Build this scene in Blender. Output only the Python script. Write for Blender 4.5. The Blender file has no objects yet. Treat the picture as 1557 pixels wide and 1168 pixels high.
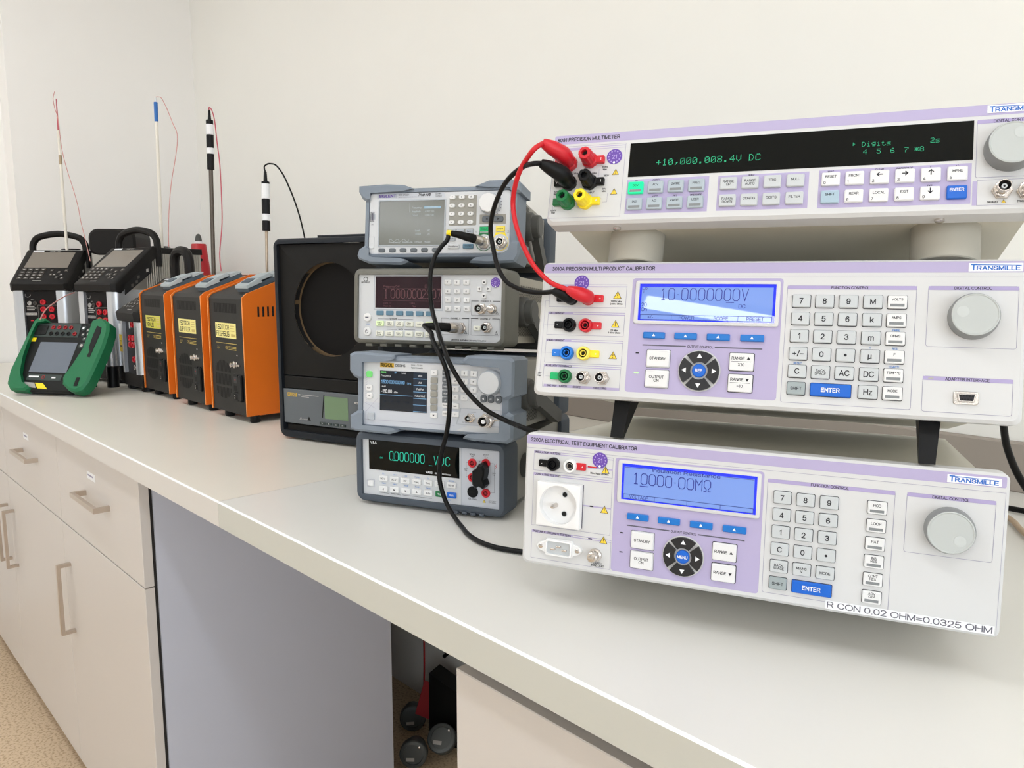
import bpy, bmesh, math, random
from mathutils import Vector, Matrix
random.seed(4)
R = math.radians
SC = bpy.context.scene
COL = SC.collection
Z0 = 1.05                      # height of the worktop above the floor

# ------------------------------------------------------------------ camera
cam_d = bpy.data.cameras.new('camera')
cam_d.sensor_width = 36.0
cam_d.lens = 1176.49 / 1557 * 36.0
cam_d.clip_start = 0.02
cam_o = bpy.data.objects.new('camera', cam_d)
COL.objects.link(cam_o)
_f = Vector((-0.71729829, 0.68340638, -0.13578983))
_r = Vector((0.689729, 0.7240673, 0.00066856))
_u = Vector((-0.09877787, 0.09317863, 0.99073744))
cam_o.matrix_world = Matrix(((_r.x, _u.x, -_f.x, 0), (_r.y, _u.y, -_f.y, 0),
                             (_r.z, _u.z, -_f.z, 0.34827 + Z0), (0, 0, 0, 1)))
SC.camera = cam_o

# ------------------------------------------------------------------ light
W = bpy.data.worlds.new('daylight')
SC.world = W
W.use_nodes = True
_bg = W.node_tree.nodes['Background']
_bg.inputs[0].default_value = (0.93, 0.97, 1.0, 1)
_bg.inputs[1].default_value = 0.5
LAMP_STRENGTH = 14.6
_al = bpy.data.lights.new('window_daylight', 'AREA')
_al.shape = 'RECTANGLE'; _al.size = 5.4; _al.size_y = 1.7; _al.energy = 112; _al.color = (0.86, 0.93, 1.0)
_ao = bpy.data.objects.new('window_daylight', _al)
COL.objects.link(_ao)
_ao.location = (3.86, -1.8, 1.67); _ao.rotation_euler = (R(90), 0, R(90))
SC.view_settings.view_transform = 'Standard'
SC.view_settings.look = 'None'
SC.view_settings.exposure = 0.0
SC.view_settings.gamma = 1.0
SC.view_settings.use_curve_mapping = False

# ------------------------------------------------------------------ materials
def lin(c):
    c = c / 255.0
    return c / 12.92 if c <= 0.04045 else ((c + 0.055) / 1.055) ** 2.4
MATS = {}
def M(name, rgb, rough=0.45, metal=0.0, noise=0.04, scale=60.0, bump=0.0, emit=0.0, spec=0.5, coat=0.0):
    m = bpy.data.materials.new(name)
    m.use_nodes = True
    nt = m.node_tree
    b = nt.nodes['Principled BSDF']
    col = (lin(rgb[0]), lin(rgb[1]), lin(rgb[2]), 1)
    b.inputs['Base Color'].default_value = col
    b.inputs['Roughness'].default_value = rough
    b.inputs['Metallic'].default_value = metal
    b.inputs['Specular IOR Level'].default_value = spec
    if coat: 
        b.inputs['Coat Weight'].default_value = coat
        b.inputs['Coat Roughness'].default_value = 0.03
    if emit:
        b.inputs['Emission Color'].default_value = col
        b.inputs['Emission Strength'].default_value = emit
    if noise or bump:
        tc = nt.nodes.new('ShaderNodeTexCoord')
        nz = nt.nodes.new('ShaderNodeTexNoise')
        nz.inputs['Scale'].default_value = scale
        nz.inputs['Detail'].default_value = 4
        nt.links.new(tc.outputs['Object'], nz.inputs['Vector'])
        if noise:
            mx = nt.nodes.new('ShaderNodeMix')
            mx.data_type = 'RGBA'
            mx.inputs[6].default_value = tuple(c * (1 - noise) for c in col[:3]) + (1,)
            mx.inputs[7].default_value = tuple(min(1, c * (1 + noise)) for c in col[:3]) + (1,)
            nt.links.new(nz.outputs['Fac'], mx.inputs[0])
            nt.links.new(mx.outputs[2], b.inputs['Base Color'])
        if bump:
            bp = nt.nodes.new('ShaderNodeBump')
            bp.inputs['Strength'].default_value = bump
            bp.inputs['Distance'].default_value = 0.001
            nt.links.new(nz.outputs['Fac'], bp.inputs['Height'])
            nt.links.new(bp.outputs['Normal'], b.inputs['Normal'])
    MATS[name] = m
    return name

M('wall_paint', (243, 241, 235), 0.9, noise=0.012, scale=6, bump=0.05)
M('wall_paint_end', (243, 240, 236), 0.9, noise=0.012, scale=6, bump=0.05)
M('ceiling_paint', (242, 241, 238), 0.95, noise=0.01)
M('laminate_top', (234, 228, 217), 0.33, noise=0.02, scale=9)
M('laminate_top_b', (230, 228, 223), 0.33, noise=0.02, scale=9)
M('laminate_edge', (214, 210, 205), 0.5, noise=0.015, scale=12)
M('laminate_edge_b', (200, 200, 192), 0.5, noise=0.015, scale=12)
M('cabinet_front', (208, 202, 197), 0.42, noise=0.012, scale=5)
M('cabinet_side', (196, 199, 212), 0.6, noise=0.015, scale=9)  # cool daylight on the sides put into the base colour
M('taupe_strip', (158, 148, 138), 0.6, noise=0.03, scale=9)
M('plinth', (150, 132, 118), 0.6, noise=0.03)
M('gap_shadow', (40, 36, 34), 0.9, noise=0)  # shadow in the gaps put into a dark colour
M('satin_steel', (196, 184, 172), 0.32, 0.9, noise=0.05)
M('tmw', (210, 210, 210), 0.42, noise=0.008)
M('tm_chassis', (222, 218, 205), 0.5, noise=0.02, scale=20)
M('lavender', (178, 168, 202), 0.5, noise=0.01)
M('lavender_dark', (172, 160, 200), 0.5, noise=0.01)
M('ink', (26, 26, 34), 0.6, noise=0)
M('ink_soft', (96, 94, 108), 0.6, noise=0)
M('ink_line', (150, 146, 172), 0.6, noise=0)
M('ink_blue', (70, 130, 200), 0.6, noise=0)
M('logo_blue', (34, 110, 200), 0.5, noise=0)
M('print_white', (236, 237, 239), 0.5, noise=0)
M('key_grey', (196, 200, 202), 0.4, noise=0.01)
M('key_white', (226, 226, 226), 0.4, noise=0.01)
M('key_shift', (156, 166, 168), 0.4, noise=0.01)
M('key_shift_blue', (165, 188, 202), 0.4, noise=0.01)
M('key_led', (172, 184, 192), 0.35, noise=0.01)
M('key_bar', (128, 132, 134), 0.5, noise=0)
M('key_well', (58, 58, 62), 0.7, noise=0)
M('key_blue', (0, 96, 200), 0.35, noise=0.01)
M('key_soft_blue', (10, 112, 196), 0.35, noise=0.01)
M('key_black', (24, 24, 28), 0.4, noise=0.02)
M('key_lit', (0, 222, 150), 0.3, noise=0, emit=0.3)
M('lcd_border', (24, 44, 230), 0.012, noise=0, emit=0.45)
M('lcd_blue', (112, 142, 210), 0.012, noise=0.03, scale=14, emit=0.2)
M('lcd_ink', (22, 36, 150), 0.3, noise=0)
M('vfd_black', (9, 13, 13), 0.07, noise=0, spec=0.22)
M('vfd_green', (30, 165, 118), 0.4, noise=0, emit=0.55)
M('vfd_cyan', (34, 176, 150), 0.4, noise=0, emit=0.6)
M('vfd_maroon', (42, 18, 24), 0.1, noise=0)
M('vfd_dim', (104, 66, 72), 0.4, noise=0, emit=0.04)
M('red', (206, 24, 40), 0.4, noise=0.03)
M('red_dark', (150, 20, 30), 0.45, noise=0.03)
M('black_plastic', (13, 14, 16), 0.42, noise=0.05, spec=0.22)
M('black_soft', (17, 17, 17), 0.6, noise=0.06, scale=90, bump=0.15, spec=0.22)
M('black_deep', (8, 8, 9), 0.8, noise=0)
M('green_term', (8, 112, 58), 0.4, noise=0.03)
M('green_tag', (0, 178, 104), 0.4, noise=0.02)
M('yellow', (248, 222, 30), 0.4, noise=0.02)
M('yellow_pale', (246, 226, 88), 0.4, noise=0.02)
M('blue_term', (14, 118, 214), 0.4, noise=0.02)
M('nickel', (206, 200, 194), 0.25, 0.95, noise=0.04)
M('warn_yellow', (240, 205, 60), 0.5, noise=0)
M('sticker', (104, 70, 168), 0.5, noise=0.03)
M('sticker_l', (176, 156, 214), 0.5, noise=0)
M('knob_grey', (136, 138, 138), 0.5, noise=0.02)
M('knob_dimple', (194, 198, 196), 0.5, noise=0.02)
M('knob_cap', (186, 190, 188), 0.5, noise=0.02)
M('socket_white', (234, 234, 234), 0.35, noise=0.006)
M('foot_beige', (176, 172, 160), 0.6, noise=0.03)
M('cable_black', (11, 11, 12), 0.38, noise=0.04, spec=0.22)
M('cable_red', (205, 18, 32), 0.4, noise=0.03)
M('rubber_blue', (124, 134, 146), 0.6, noise=0.04, scale=80, bump=0.1)
M('rubber_dark', (72, 80, 90), 0.6, noise=0.04, scale=80, bump=0.1)
M('rubber_olive', (108, 107, 99), 0.6, noise=0.04, scale=80, bump=0.1)
M('metal_grey', (150, 148, 140), 0.5, noise=0.03)
M('metal_warm', (176, 170, 156), 0.5, noise=0.03)
M('hub_grey', (78, 78, 75), 0.55, noise=0.04)
M('panel_white', (206, 208, 211), 0.42, noise=0.01)
M('panel_cool', (197, 201, 209), 0.42, noise=0.01)
M('panel_shade', (176, 182, 190), 0.5, noise=0.02)
M('lcd_off', (108, 110, 104), 0.13, noise=0.02, scale=12)
M('lcd_off_txt', (196, 206, 210), 0.3, noise=0)
M('lcd_off_hi', (150, 184, 206), 0.3, noise=0)
M('key_slate', (96, 102, 108), 0.5, noise=0.02)
M('key_steel', (92, 128, 150), 0.45, noise=0.02)
M('key_cream', (232, 232, 218), 0.4, noise=0.01)
M('key_glow', (222, 240, 190), 0.4, noise=0.01, emit=0.08)
M('tft_black', (24, 29, 37), 0.12, noise=0.04, scale=20)
M('tft_panel', (36, 46, 60), 0.12, noise=0)
M('tft_blue', (120, 170, 210), 0.4, noise=0, emit=0.25)
M('tft_green', (110, 200, 110), 0.4, noise=0, emit=0.25)
M('gold', (206, 168, 44), 0.5, noise=0.03)
M('orange', (226, 112, 22), 0.45, noise=0.04, scale=25)
M('led_green', (170, 240, 150), 0.3, noise=0, emit=0.5)
M('orange_edge', (238, 150, 70), 0.45, noise=0.02)  # lighter orange paints the highlight along the panel edges
M('iso_black', (42, 41, 39), 0.5, noise=0.06, scale=120, bump=0.1, spec=0.22)
M('iso_top', (104, 98, 92), 0.35, 0.3, noise=0.06)
M('lcd_lime', (234, 222, 138), 0.25, noise=0.02, emit=0.1)
M('lcd_lime2', (206, 198, 82), 0.25, noise=0.02, emit=0.08)
M('gold_print', (196, 172, 84), 0.5, noise=0)
M('clip_light', (168, 178, 182), 0.45, noise=0.03)
M('clip_dark', (66, 80, 92), 0.5, noise=0.03)
M('fluke_frame', (32, 36, 42), 0.5, noise=0.05, scale=90, spec=0.22)
M('fluke_face', (20, 19, 18), 0.6, noise=0.05, scale=90, spec=0.22)
M('fluke_in', (12, 10, 10), 0.75, noise=0.06, spec=0.22)
M('fluke_panel', (94, 99, 103), 0.5, noise=0.03)
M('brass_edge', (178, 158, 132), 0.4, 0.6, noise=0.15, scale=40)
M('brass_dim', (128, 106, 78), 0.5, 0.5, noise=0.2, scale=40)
M('lcd_green', (112, 136, 104), 0.12, noise=0.02)
M('alu', (206, 210, 216), 0.34, 0.75, noise=0.03)
M('alu_dark', (176, 172, 164), 0.5, 0.4, noise=0.03)
M('rtc_black', (24, 22, 21), 0.5, noise=0.06, scale=120, bump=0.1, spec=0.22)
M('rtc_panel', (18, 15, 16), 0.5, noise=0.04, spec=0.22)
M('rtc_screen', (126, 118, 108), 0.12, noise=0.03, scale=10)
M('rtc_key', (66, 62, 58), 0.5, noise=0.03)
M('print_grey', (176, 172, 168), 0.5, noise=0)
M('bx_green', (8, 108, 66), 0.5, noise=0.04, scale=80, bump=0.08)
M('bx_black', (24, 26, 26), 0.5, noise=0.05, spec=0.22)
M('bx_panel', (46, 58, 56), 0.5, noise=0.03)
M('bx_screen', (112, 120, 132), 0.1, noise=0.1, scale=7)
M('ivory', (232, 226, 214), 0.4, noise=0.03)
M('ivory2', (168, 148, 120), 0.5, noise=0.05)
M('tape_blue', (40, 106, 182), 0.5, noise=0.03)
M('wire_pink', (206, 148, 142), 0.5, noise=0.35, scale=40)
M('wire_rose', (186, 82, 96), 0.5, noise=0.06)
M('rod_dark', (92, 84, 76), 0.35, 0.7, noise=0.05)
M('rod_steel', (172, 156, 138), 0.3, 0.8, noise=0.05)
M('can_red', (186, 22, 34), 0.35, noise=0.03)
M('grey_part', (82, 86, 86), 0.4, 0.3, noise=0.08)
M('red_tag', (168, 40, 46), 0.6, noise=0.05)
M('beige_cable', (190, 166, 140), 0.5, noise=0.04)
# speckled floor
def floor_mat():
    n = M('floor_vinyl', (214, 190, 158), 0.6, noise=0.03, scale=4)
    nt = MATS[n].node_tree
    b = nt.nodes['Principled BSDF']
    tc = nt.nodes.new('ShaderNodeTexCoord')
    nz = nt.nodes.new('ShaderNodeTexNoise'); nz.inputs['Scale'].default_value = 120; nz.inputs['Detail'].default_value = 3
    rp = nt.nodes.new('ShaderNodeValToRGB')
    rp.color_ramp.elements[0].position = 0.36; rp.color_ramp.elements[0].color = (lin(186), lin(158), lin(126), 1)
    rp.color_ramp.elements[1].position = 0.52; rp.color_ramp.elements[1].color = (lin(218), lin(195), lin(164), 1)
    nt.links.new(tc.outputs['Object'], nz.inputs['Vector'])
    nt.links.new(nz.outputs['Fac'], rp.inputs[0])
    nt.links.new(rp.outputs[0], b.inputs['Base Color'])
floor_mat()
_lm = bpy.data.materials.new('lamp_diffuser'); _lm.use_nodes = True
_lb = _lm.node_tree.nodes['Principled BSDF']
_lb.inputs['Emission Color'].default_value = (0.935, 0.985, 1.03, 1)
_lb.inputs['Emission Strength'].default_value = LAMP_STRENGTH
MATS['lamp_diffuser'] = _lm

# ------------------------------------------------------------------ geometry helpers
def rrect(u0, v0, u1, v1, r=0.0, n=4):
    if r <= 0:
        return [(u0, v0), (u1, v0), (u1, v1), (u0, v1)]
    r = min(r, abs(u1 - u0) / 2 * .999, abs(v1 - v0) / 2 * .999)
    o = []
    for cu, cv, a0 in ((u1 - r, v0 + r, -90), (u1 - r, v1 - r, 0), (u0 + r, v1 - r, 90), (u0 + r, v0 + r, 180)):
        for k in range(n + 1):
            a = R(a0 + 90 * k / n)
            o.append((cu + r * math.cos(a), cv + r * math.sin(a)))
    return o
def circ(u, v, r, n=24, sx=1.0):
    return [(u + r * sx * math.cos(2 * math.pi * k / n), v + r * math.sin(2 * math.pi * k / n)) for k in range(n)]
def sector(u, v, r0, r1, a0, a1, n=7):
    o = [(u + r1 * math.cos(R(a0 + (a1 - a0) * k / n)), v + r1 * math.sin(R(a0 + (a1 - a0) * k / n))) for k in range(n + 1)]
    o += [(u + r0 * math.cos(R(a1 + (a0 - a1) * k / n)), v + r0 * math.sin(R(a1 + (a0 - a1) * k / n))) for k in range(n + 1)]
    return o

# plain lettering drawn from strokes: capital height 6 units, char -> (width, strokes)
FONT = {
'A': (4.6, ['0,0 2.3,6 4.6,0', '.8,1.9 3.8,1.9']), 'B': (4, ['0,0 0,6 2.4,6 3.5,5.4 3.6,4.2 3,3.3 2.4,3.2 0,3.2', '2.4,3.2 3.5,2.7 4,1.7 3.6,.5 2.5,0 0,0']),
'C': (4.5, ['4.4,4.6 3.6,5.7 2.3,6 .9,5.5 0,4 0,2 .9,.5 2.3,0 3.6,.3 4.5,1.6']), 'D': (4.3, ['0,0 0,6 2.2,6 3.6,5.4 4.3,4 4.3,2 3.6,.6 2.2,0 0,0']),
'E': (3.7, ['3.7,0 0,0 0,6 3.6,6', '0,3.1 3.3,3.1']), 'F': (3.5, ['0,0 0,6 3.5,6', '0,3.1 3.1,3.1']),
'G': (4.8, ['4.5,4.6 3.6,5.7 2.4,6 .9,5.5 0,4 0,2 .9,.5 2.4,0 3.8,.4 4.7,1.4 4.7,2.8 2.7,2.8']), 'H': (4.2, ['0,0 0,6', '4.2,0 4.2,6', '0,3.1 4.2,3.1']),
'I': (.2, ['.1,0 .1,6']), 'J': (3, ['3,6 3,1.5 2.4,.3 1.4,0 .4,.4 0,1.6']), 'K': (4.2, ['0,0 0,6', '4,6 0,2.4', '1.4,3.6 4.2,0']), 'L': (3.2, ['0,6 0,0 3.2,0']),
'M': (5, ['0,0 0,6 2.5,.4 5,6 5,0']), 'N': (4.2, ['0,0 0,6 4.2,0 4.2,6']), 'O': (5, ['2.5,0 1,.5 0,2 0,4 1,5.5 2.5,6 4,5.5 5,4 5,2 4,.5 2.5,0']),
'P': (3.9, ['0,0 0,6 2.5,6 3.6,5.4 3.9,4.3 3.5,3.2 2.4,2.7 0,2.7']), 'Q': (5, ['2.5,0 1,.5 0,2 0,4 1,5.5 2.5,6 4,5.5 5,4 5,2 4,.5 2.5,0', '3.2,1.4 5,-.3']),
'R': (4.2, ['0,0 0,6 2.6,6 3.7,5.5 4,4.4 3.7,3.4 2.6,2.9 0,2.9', '2.6,2.9 4.2,0']), 'S': (4, ['3.8,4.6 3.2,5.6 2,6 .7,5.6 .1,4.6 .6,3.6 2,3.1 3.4,2.6 4,1.6 3.4,.4 2,0 .6,.4 0,1.6']),
'T': (4.2, ['0,6 4.2,6', '2.1,6 2.1,0']), 'U': (4.2, ['0,6 0,1.9 .6,.5 2.1,0 3.6,.5 4.2,1.9 4.2,6']), 'V': (4.6, ['0,6 2.3,0 4.6,6']), 'W': (6.4, ['0,6 1.6,0 3.2,5.6 4.8,0 6.4,6']),
'X': (4.4, ['0,0 4.2,6', '0,6 4.4,0']), 'Y': (4.4, ['0,6 2.2,2.8 4.4,6', '2.2,2.8 2.2,0']), 'Z': (4, ['.1,6 4,6 0,0 4,0']),
'a': (3.3, ['.3,3.4 .9,4.2 2,4.3 2.9,3.8 3,3 3,0', '3,2.5 1.2,2.3 .1,1.5 .2,.5 1.1,0 2.3,.3 3,1.3']), 'b': (3.4, ['0,6 0,0', '0,1.2 .8,.2 1.9,0 3,.7 3.4,2.1 3,3.6 1.9,4.3 .8,4 0,3']),
'c': (3.2, ['3.2,3.2 2.6,4.1 1.7,4.3 .5,3.7 0,2.1 .5,.6 1.7,0 2.7,.3 3.2,1.2']), 'd': (3.4, ['3.4,6 3.4,0', '3.4,1.2 2.6,.2 1.5,0 .4,.7 0,2.1 .4,3.6 1.5,4.3 2.6,4 3.4,3']),
'e': (3.4, ['0,2.3 3.4,2.3 3.1,3.6 1.8,4.3 .5,3.7 0,2.2 .5,.6 1.8,0 2.8,.3 3.3,1.1']), 'f': (1.8, ['1.9,5.9 1.1,5.9 .7,5.3 .7,0', '0,4.2 1.7,4.2']),
'g': (3.4, ['3.4,4.2 3.4,-.4 2.8,-1.4 1.6,-1.7 .3,-1.2', '3.4,1.2 2.6,.2 1.5,0 .4,.7 0,2.1 .4,3.6 1.5,4.3 2.6,4 3.4,3']), 'h': (3, ['0,6 0,0', '0,2.9 .8,4 1.8,4.3 2.7,3.9 3,3 3,0']),
'i': (.2, ['.1,0 .1,4.2', '.1,5.6 .1,5.9']), 'j': (.8, ['.7,4.2 .7,-1.2 .1,-1.6', '.7,5.6 .7,5.9']), 'k': (3.2, ['0,6 0,0', '2.9,4.2 0,1.5', '1.1,2.5 3.2,0']), 'l': (.2, ['.1,0 .1,6']),
'm': (5.2, ['0,4.2 0,0', '0,3 .8,4.1 1.6,4.3 2.4,3.9 2.6,3 2.6,0', '2.6,3 3.4,4.1 4.2,4.3 5,3.9 5.2,3 5.2,0']), 'n': (3, ['0,4.2 0,0', '0,2.9 .8,4 1.8,4.3 2.7,3.9 3,3 3,0']),
'o': (3.4, ['1.7,0 .5,.6 0,2.1 .5,3.7 1.7,4.3 2.9,3.7 3.4,2.1 2.9,.6 1.7,0']), 'p': (3.4, ['0,4.2 0,-1.7', '0,1.2 .8,.2 1.9,0 3,.7 3.4,2.1 3,3.6 1.9,4.3 .8,4 0,3']),
'q': (3.4, ['3.4,4.2 3.4,-1.7', '3.4,1.2 2.6,.2 1.5,0 .4,.7 0,2.1 .4,3.6 1.5,4.3 2.6,4 3.4,3']), 'r': (1.8, ['0,4.2 0,0', '0,2.8 .7,4 1.8,4.2']), 's': (2.9, ['2.8,3.3 2.2,4.1 1.4,4.3 .4,3.9 .1,3.2 .6,2.5 2.2,1.9 2.9,1.2 2.5,.3 1.5,0 .5,.3 0,1.1']),
't': (1.7, ['.7,5.4 .7,.8 1.1,.1 1.8,.1', '0,4.2 1.7,4.2']), 'u': (3, ['0,4.2 0,1.2 .4,.3 1.3,0 2.3,.3 3,1.3', '3,4.2 3,0']), 'v': (3.2, ['0,4.2 1.6,0 3.2,4.2']), 'w': (4.8, ['0,4.2 1.2,0 2.4,4 3.6,0 4.8,4.2']),
'x': (3.1, ['0,0 3,4.2', '.1,4.2 3.1,0']), 'y': (3.2, ['0,4.2 1.7,0', '3.2,4.2 1.3,-1.2 .3,-1.7']), 'z': (2.9, ['0,4.2 2.8,4.2 0,0 2.9,0']),
'0': (3.7, ['1.85,0 .6,.6 0,2 0,4 .6,5.4 1.85,6 3.1,5.4 3.7,4 3.7,2 3.1,.6 1.85,0']), '1': (2, ['0,4.7 1.5,6 1.5,0']), '2': (3.6, ['.1,4.3 .5,5.5 1.8,6 3.1,5.5 3.6,4.4 3.1,3.2 0,0 3.7,0']),
'3': (3.7, ['.2,4.8 .8,5.7 1.8,6 3,5.6 3.4,4.6 2.9,3.5 1.6,3.2', '1.6,3.2 3.1,2.8 3.7,1.7 3.1,.5 1.8,0 .6,.4 0,1.5']), '4': (3.9, ['2.9,0 2.9,6 0,1.5 3.9,1.5']), '5': (3.7, ['3.4,6 .6,6 .2,3 1.1,3.6 2,3.8 3.2,3.2 3.7,2 3.2,.6 1.9,0 .6,.3 0,1.3']),
'6': (3.7, ['3.4,4.8 2.9,5.7 1.9,6 .7,5.3 .1,3.8 0,2 .6,.5 1.9,0 3.1,.5 3.7,1.9 3.2,3.2 2,3.7 .8,3.2 .1,2.2']), '7': (3.6, ['0,6 3.6,6 1.9,2.8 1.3,0']),
'8': (3.7, ['1.85,3.3 .7,3.8 .3,4.7 .8,5.6 1.85,6 2.9,5.6 3.4,4.7 3,3.8 1.85,3.3 .5,2.7 0,1.6 .6,.4 1.85,0 3.1,.4 3.7,1.6 3.2,2.7 1.85,3.3']),
'9': (3.7, ['.3,1.2 .8,.3 1.8,0 3,.7 3.6,2.2 3.7,4 3.1,5.5 1.8,6 .6,5.5 0,4.1 .5,2.8 1.7,2.3 2.9,2.8 3.6,3.8']),
'.': (.5, ['.1,.1 .4,.1']), ',': (.6, ['.4,.2 .1,-.9']), ':': (.5, ['.1,.1 .4,.1', '.1,3.6 .4,3.6']), '-': (2, ['0,2.3 2,2.3']), '\u2013': (3.2, ['0,2.6 3.2,2.6']), '+': (3.6, ['0,2.8 3.6,2.8', '1.8,1 1.8,4.6']), '=': (3.6, ['0,1.8 3.6,1.8', '0,3.7 3.6,3.7']),
'/': (2.2, ['0,-.3 2.2,6.2']), '&': (4.6, ['4.6,0 1,4.2 1,5.3 1.8,6 2.8,5.5 2.7,4.4 .4,2.6 0,1.4 .6,.3 1.8,0 3,.5 4.2,2.6']), '(': (1.3, ['1.3,6.4 .3,4.8 0,2.6 .3,.4 1.3,-1.2']), ')': (1.3, ['0,6.4 1,4.8 1.3,2.6 1,.4 0,-1.2']),
'!': (.3, ['.1,6 .1,2', '.1,.1 .1,.4']), '?': (3.2, ['.1,4.6 .6,5.6 1.6,6 2.8,5.5 3.1,4.4 2.4,3.4 1.6,2.8 1.6,1.8', '1.6,.1 1.6,.4']), "'": (.3, ['.1,6 .1,4.4']), '%': (5, ['.3,0 4.6,6']), '~': (3.4, ['0,2.2 .9,3 2.3,2.2 3.4,3']), '*': (2.4, ['1.2,3.6 1.2,6', '.1,5.4 2.3,4.2', '.1,4.2 2.3,5.4']),
'\u03a9': (4.8, ['0,0 1.7,0 1.7,1 .5,2.4 .3,4 1,5.4 2.4,6 3.8,5.4 4.5,4 4.3,2.4 3.1,1 3.1,0 4.8,0']), '\u00b5': (3.1, ['0,4.2 0,-1.7', '0,1.2 .5,.2 1.4,0 2.3,.3 3,1.3', '3,4.2 3,.4 3.3,0']), '\u00b0': (1.6, ['.8,4.3 .1,5.1 .8,5.9 1.5,5.1 .8,4.3']),
'\u00f7': (3.6, ['0,2.8 3.6,2.8', '1.6,4.6 2,4.6', '1.6,1 2,1']), '\u00bd': (4.6, ['0,5.4 .8,6 .8,3.4', '.2,0 4.2,6', '2.9,2.2 3.6,2.6 4.3,2 2.8,0 4.5,0']), '\u25ba': (3, ['0,1 0,5 3,3 0,1']), '\u25a1': (4, ['0,.6 4,.6 4,4.6 0,4.6 0,.6'])}
for _k in FONT: FONT[_k] = (FONT[_k][0], [[tuple(float(q) for q in z.split(',')) for z in st.split()] for st in FONT[_k][1]])
CAP = 6.0
GLY = {}
def glyphs(s, bold=0.0, shear=0.0):
    k = (s, bold, shear)
    if k not in GLY:
        vs = []; fs = []; x = 0.0
        w = .78 + bold * 11
        for c in s:
            if c not in FONT:
                x += 2.3; continue
            wd, sts = FONT[c]
            for st in sts:
                for (x0, y0), (x1, y1) in zip(st, st[1:]):
                    L = math.hypot(x1 - x0, y1 - y0) or 1e-6
                    a = (x1 - x0) / L * w / 2; b = (y1 - y0) / L * w / 2
                    n = len(vs)
                    for px, py in ((x0 - a * .8 + b, y0 - b * .8 - a), (x1 + a * .8 + b, y1 + b * .8 - a), (x1 + a * .8 - b, y1 + b * .8 + a), (x0 - a * .8 - b, y0 - b * .8 + a)):
                        vs.append((x + px + shear * py, py))
                    fs.append((n, n + 1, n + 2, n + 3))
            x += wd + 1.25 + bold * 8
        GLY[k] = (vs, fs)
    return GLY[k]

# strokes on a 4 x 6 grid for display characters
SF = {'0': ['1,0 3,0 4,1 4,5 3,6 1,6 0,5 0,1 1,0'], '1': ['1,5 2,6 2,0', '1,0 3,0'], '2': ['0,5 1,6 3,6 4,5 4,4 0,0 4,0'],
'3': ['0,6 4,6 2,3.5 4,2 4,1 3,0 1,0 0,1'], '4': ['3,0 3,6 0,2 4,2'], '5': ['4,6 0,6 0,3.4 3,3.4 4,2.6 4,1 3,0 0,0'],
'6': ['4,6 2,6 0,4 0,1 1,0 3,0 4,1 4,2.5 3,3.4 0,3.4'], '7': ['0,6 4,6 1.5,0'], '8': ['1,3 0,4 0,5 1,6 3,6 4,5 4,4 3,3 1,3 0,2 0,1 1,0 3,0 4,1 4,2 3,3'],
'9': ['4,2.6 1,2.6 0,3.6 0,5 1,6 3,6 4,5 4,2 2,0 0,0'], 'V': ['0,6 2,0 4,6'], 'M': ['0,0 0,6 2,3 4,6 4,0'],
'O': ['0,0 1.4,0 1.4,1 0,2.5 0,5 1,6 3,6 4,5 4,2.5 2.6,1 2.6,0 4,0'], '.': ['1.8,0 2.2,0'], '*': ['1.8,2.8 2.2,2.8'], '-': ['0,3 4,3'], '+': ['0,3 4,3', '2,1 2,5'],
'D': ['0,0 0,6 2.6,6 4,4.6 4,1.4 2.6,0 0,0'], 'C': ['4,5 3,6 1,6 0,5 0,1 1,0 3,0 4,1'], ' ': [], ',': ['2,0 1.5,-1'],
'I': ['2,0 2,6'], 'S': ['4,6 0,6 0,3 4,3 4,0 0,0'], 'T': ['0,6 4,6', '2,6 2,0'], 'E': ['4,0 0,0 0,6 4,6', '0,3 3,3'], 'H': ['0,0 0,6', '4,0 4,6', '0,3 4,3'],
'N': ['0,0 0,6 4,0 4,6'], 'U': ['0,6 0,0 4,0 4,6'], 'J': ['4,6 4,0 0,0 0,2'], 'P': ['0,0 0,6 4,6 4,3 0,3'], 'R': ['0,0 0,6 4,6 4,3 0,3', '2,3 4,0'],
'G': ['4,6 0,6 0,0 4,0 4,3 2.4,3'], 'A': ['0,0 0,6 4,6 4,0', '0,3 4,3'], 'Q': ['0,0 4,0 4,6 0,6 0,0']}

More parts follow.
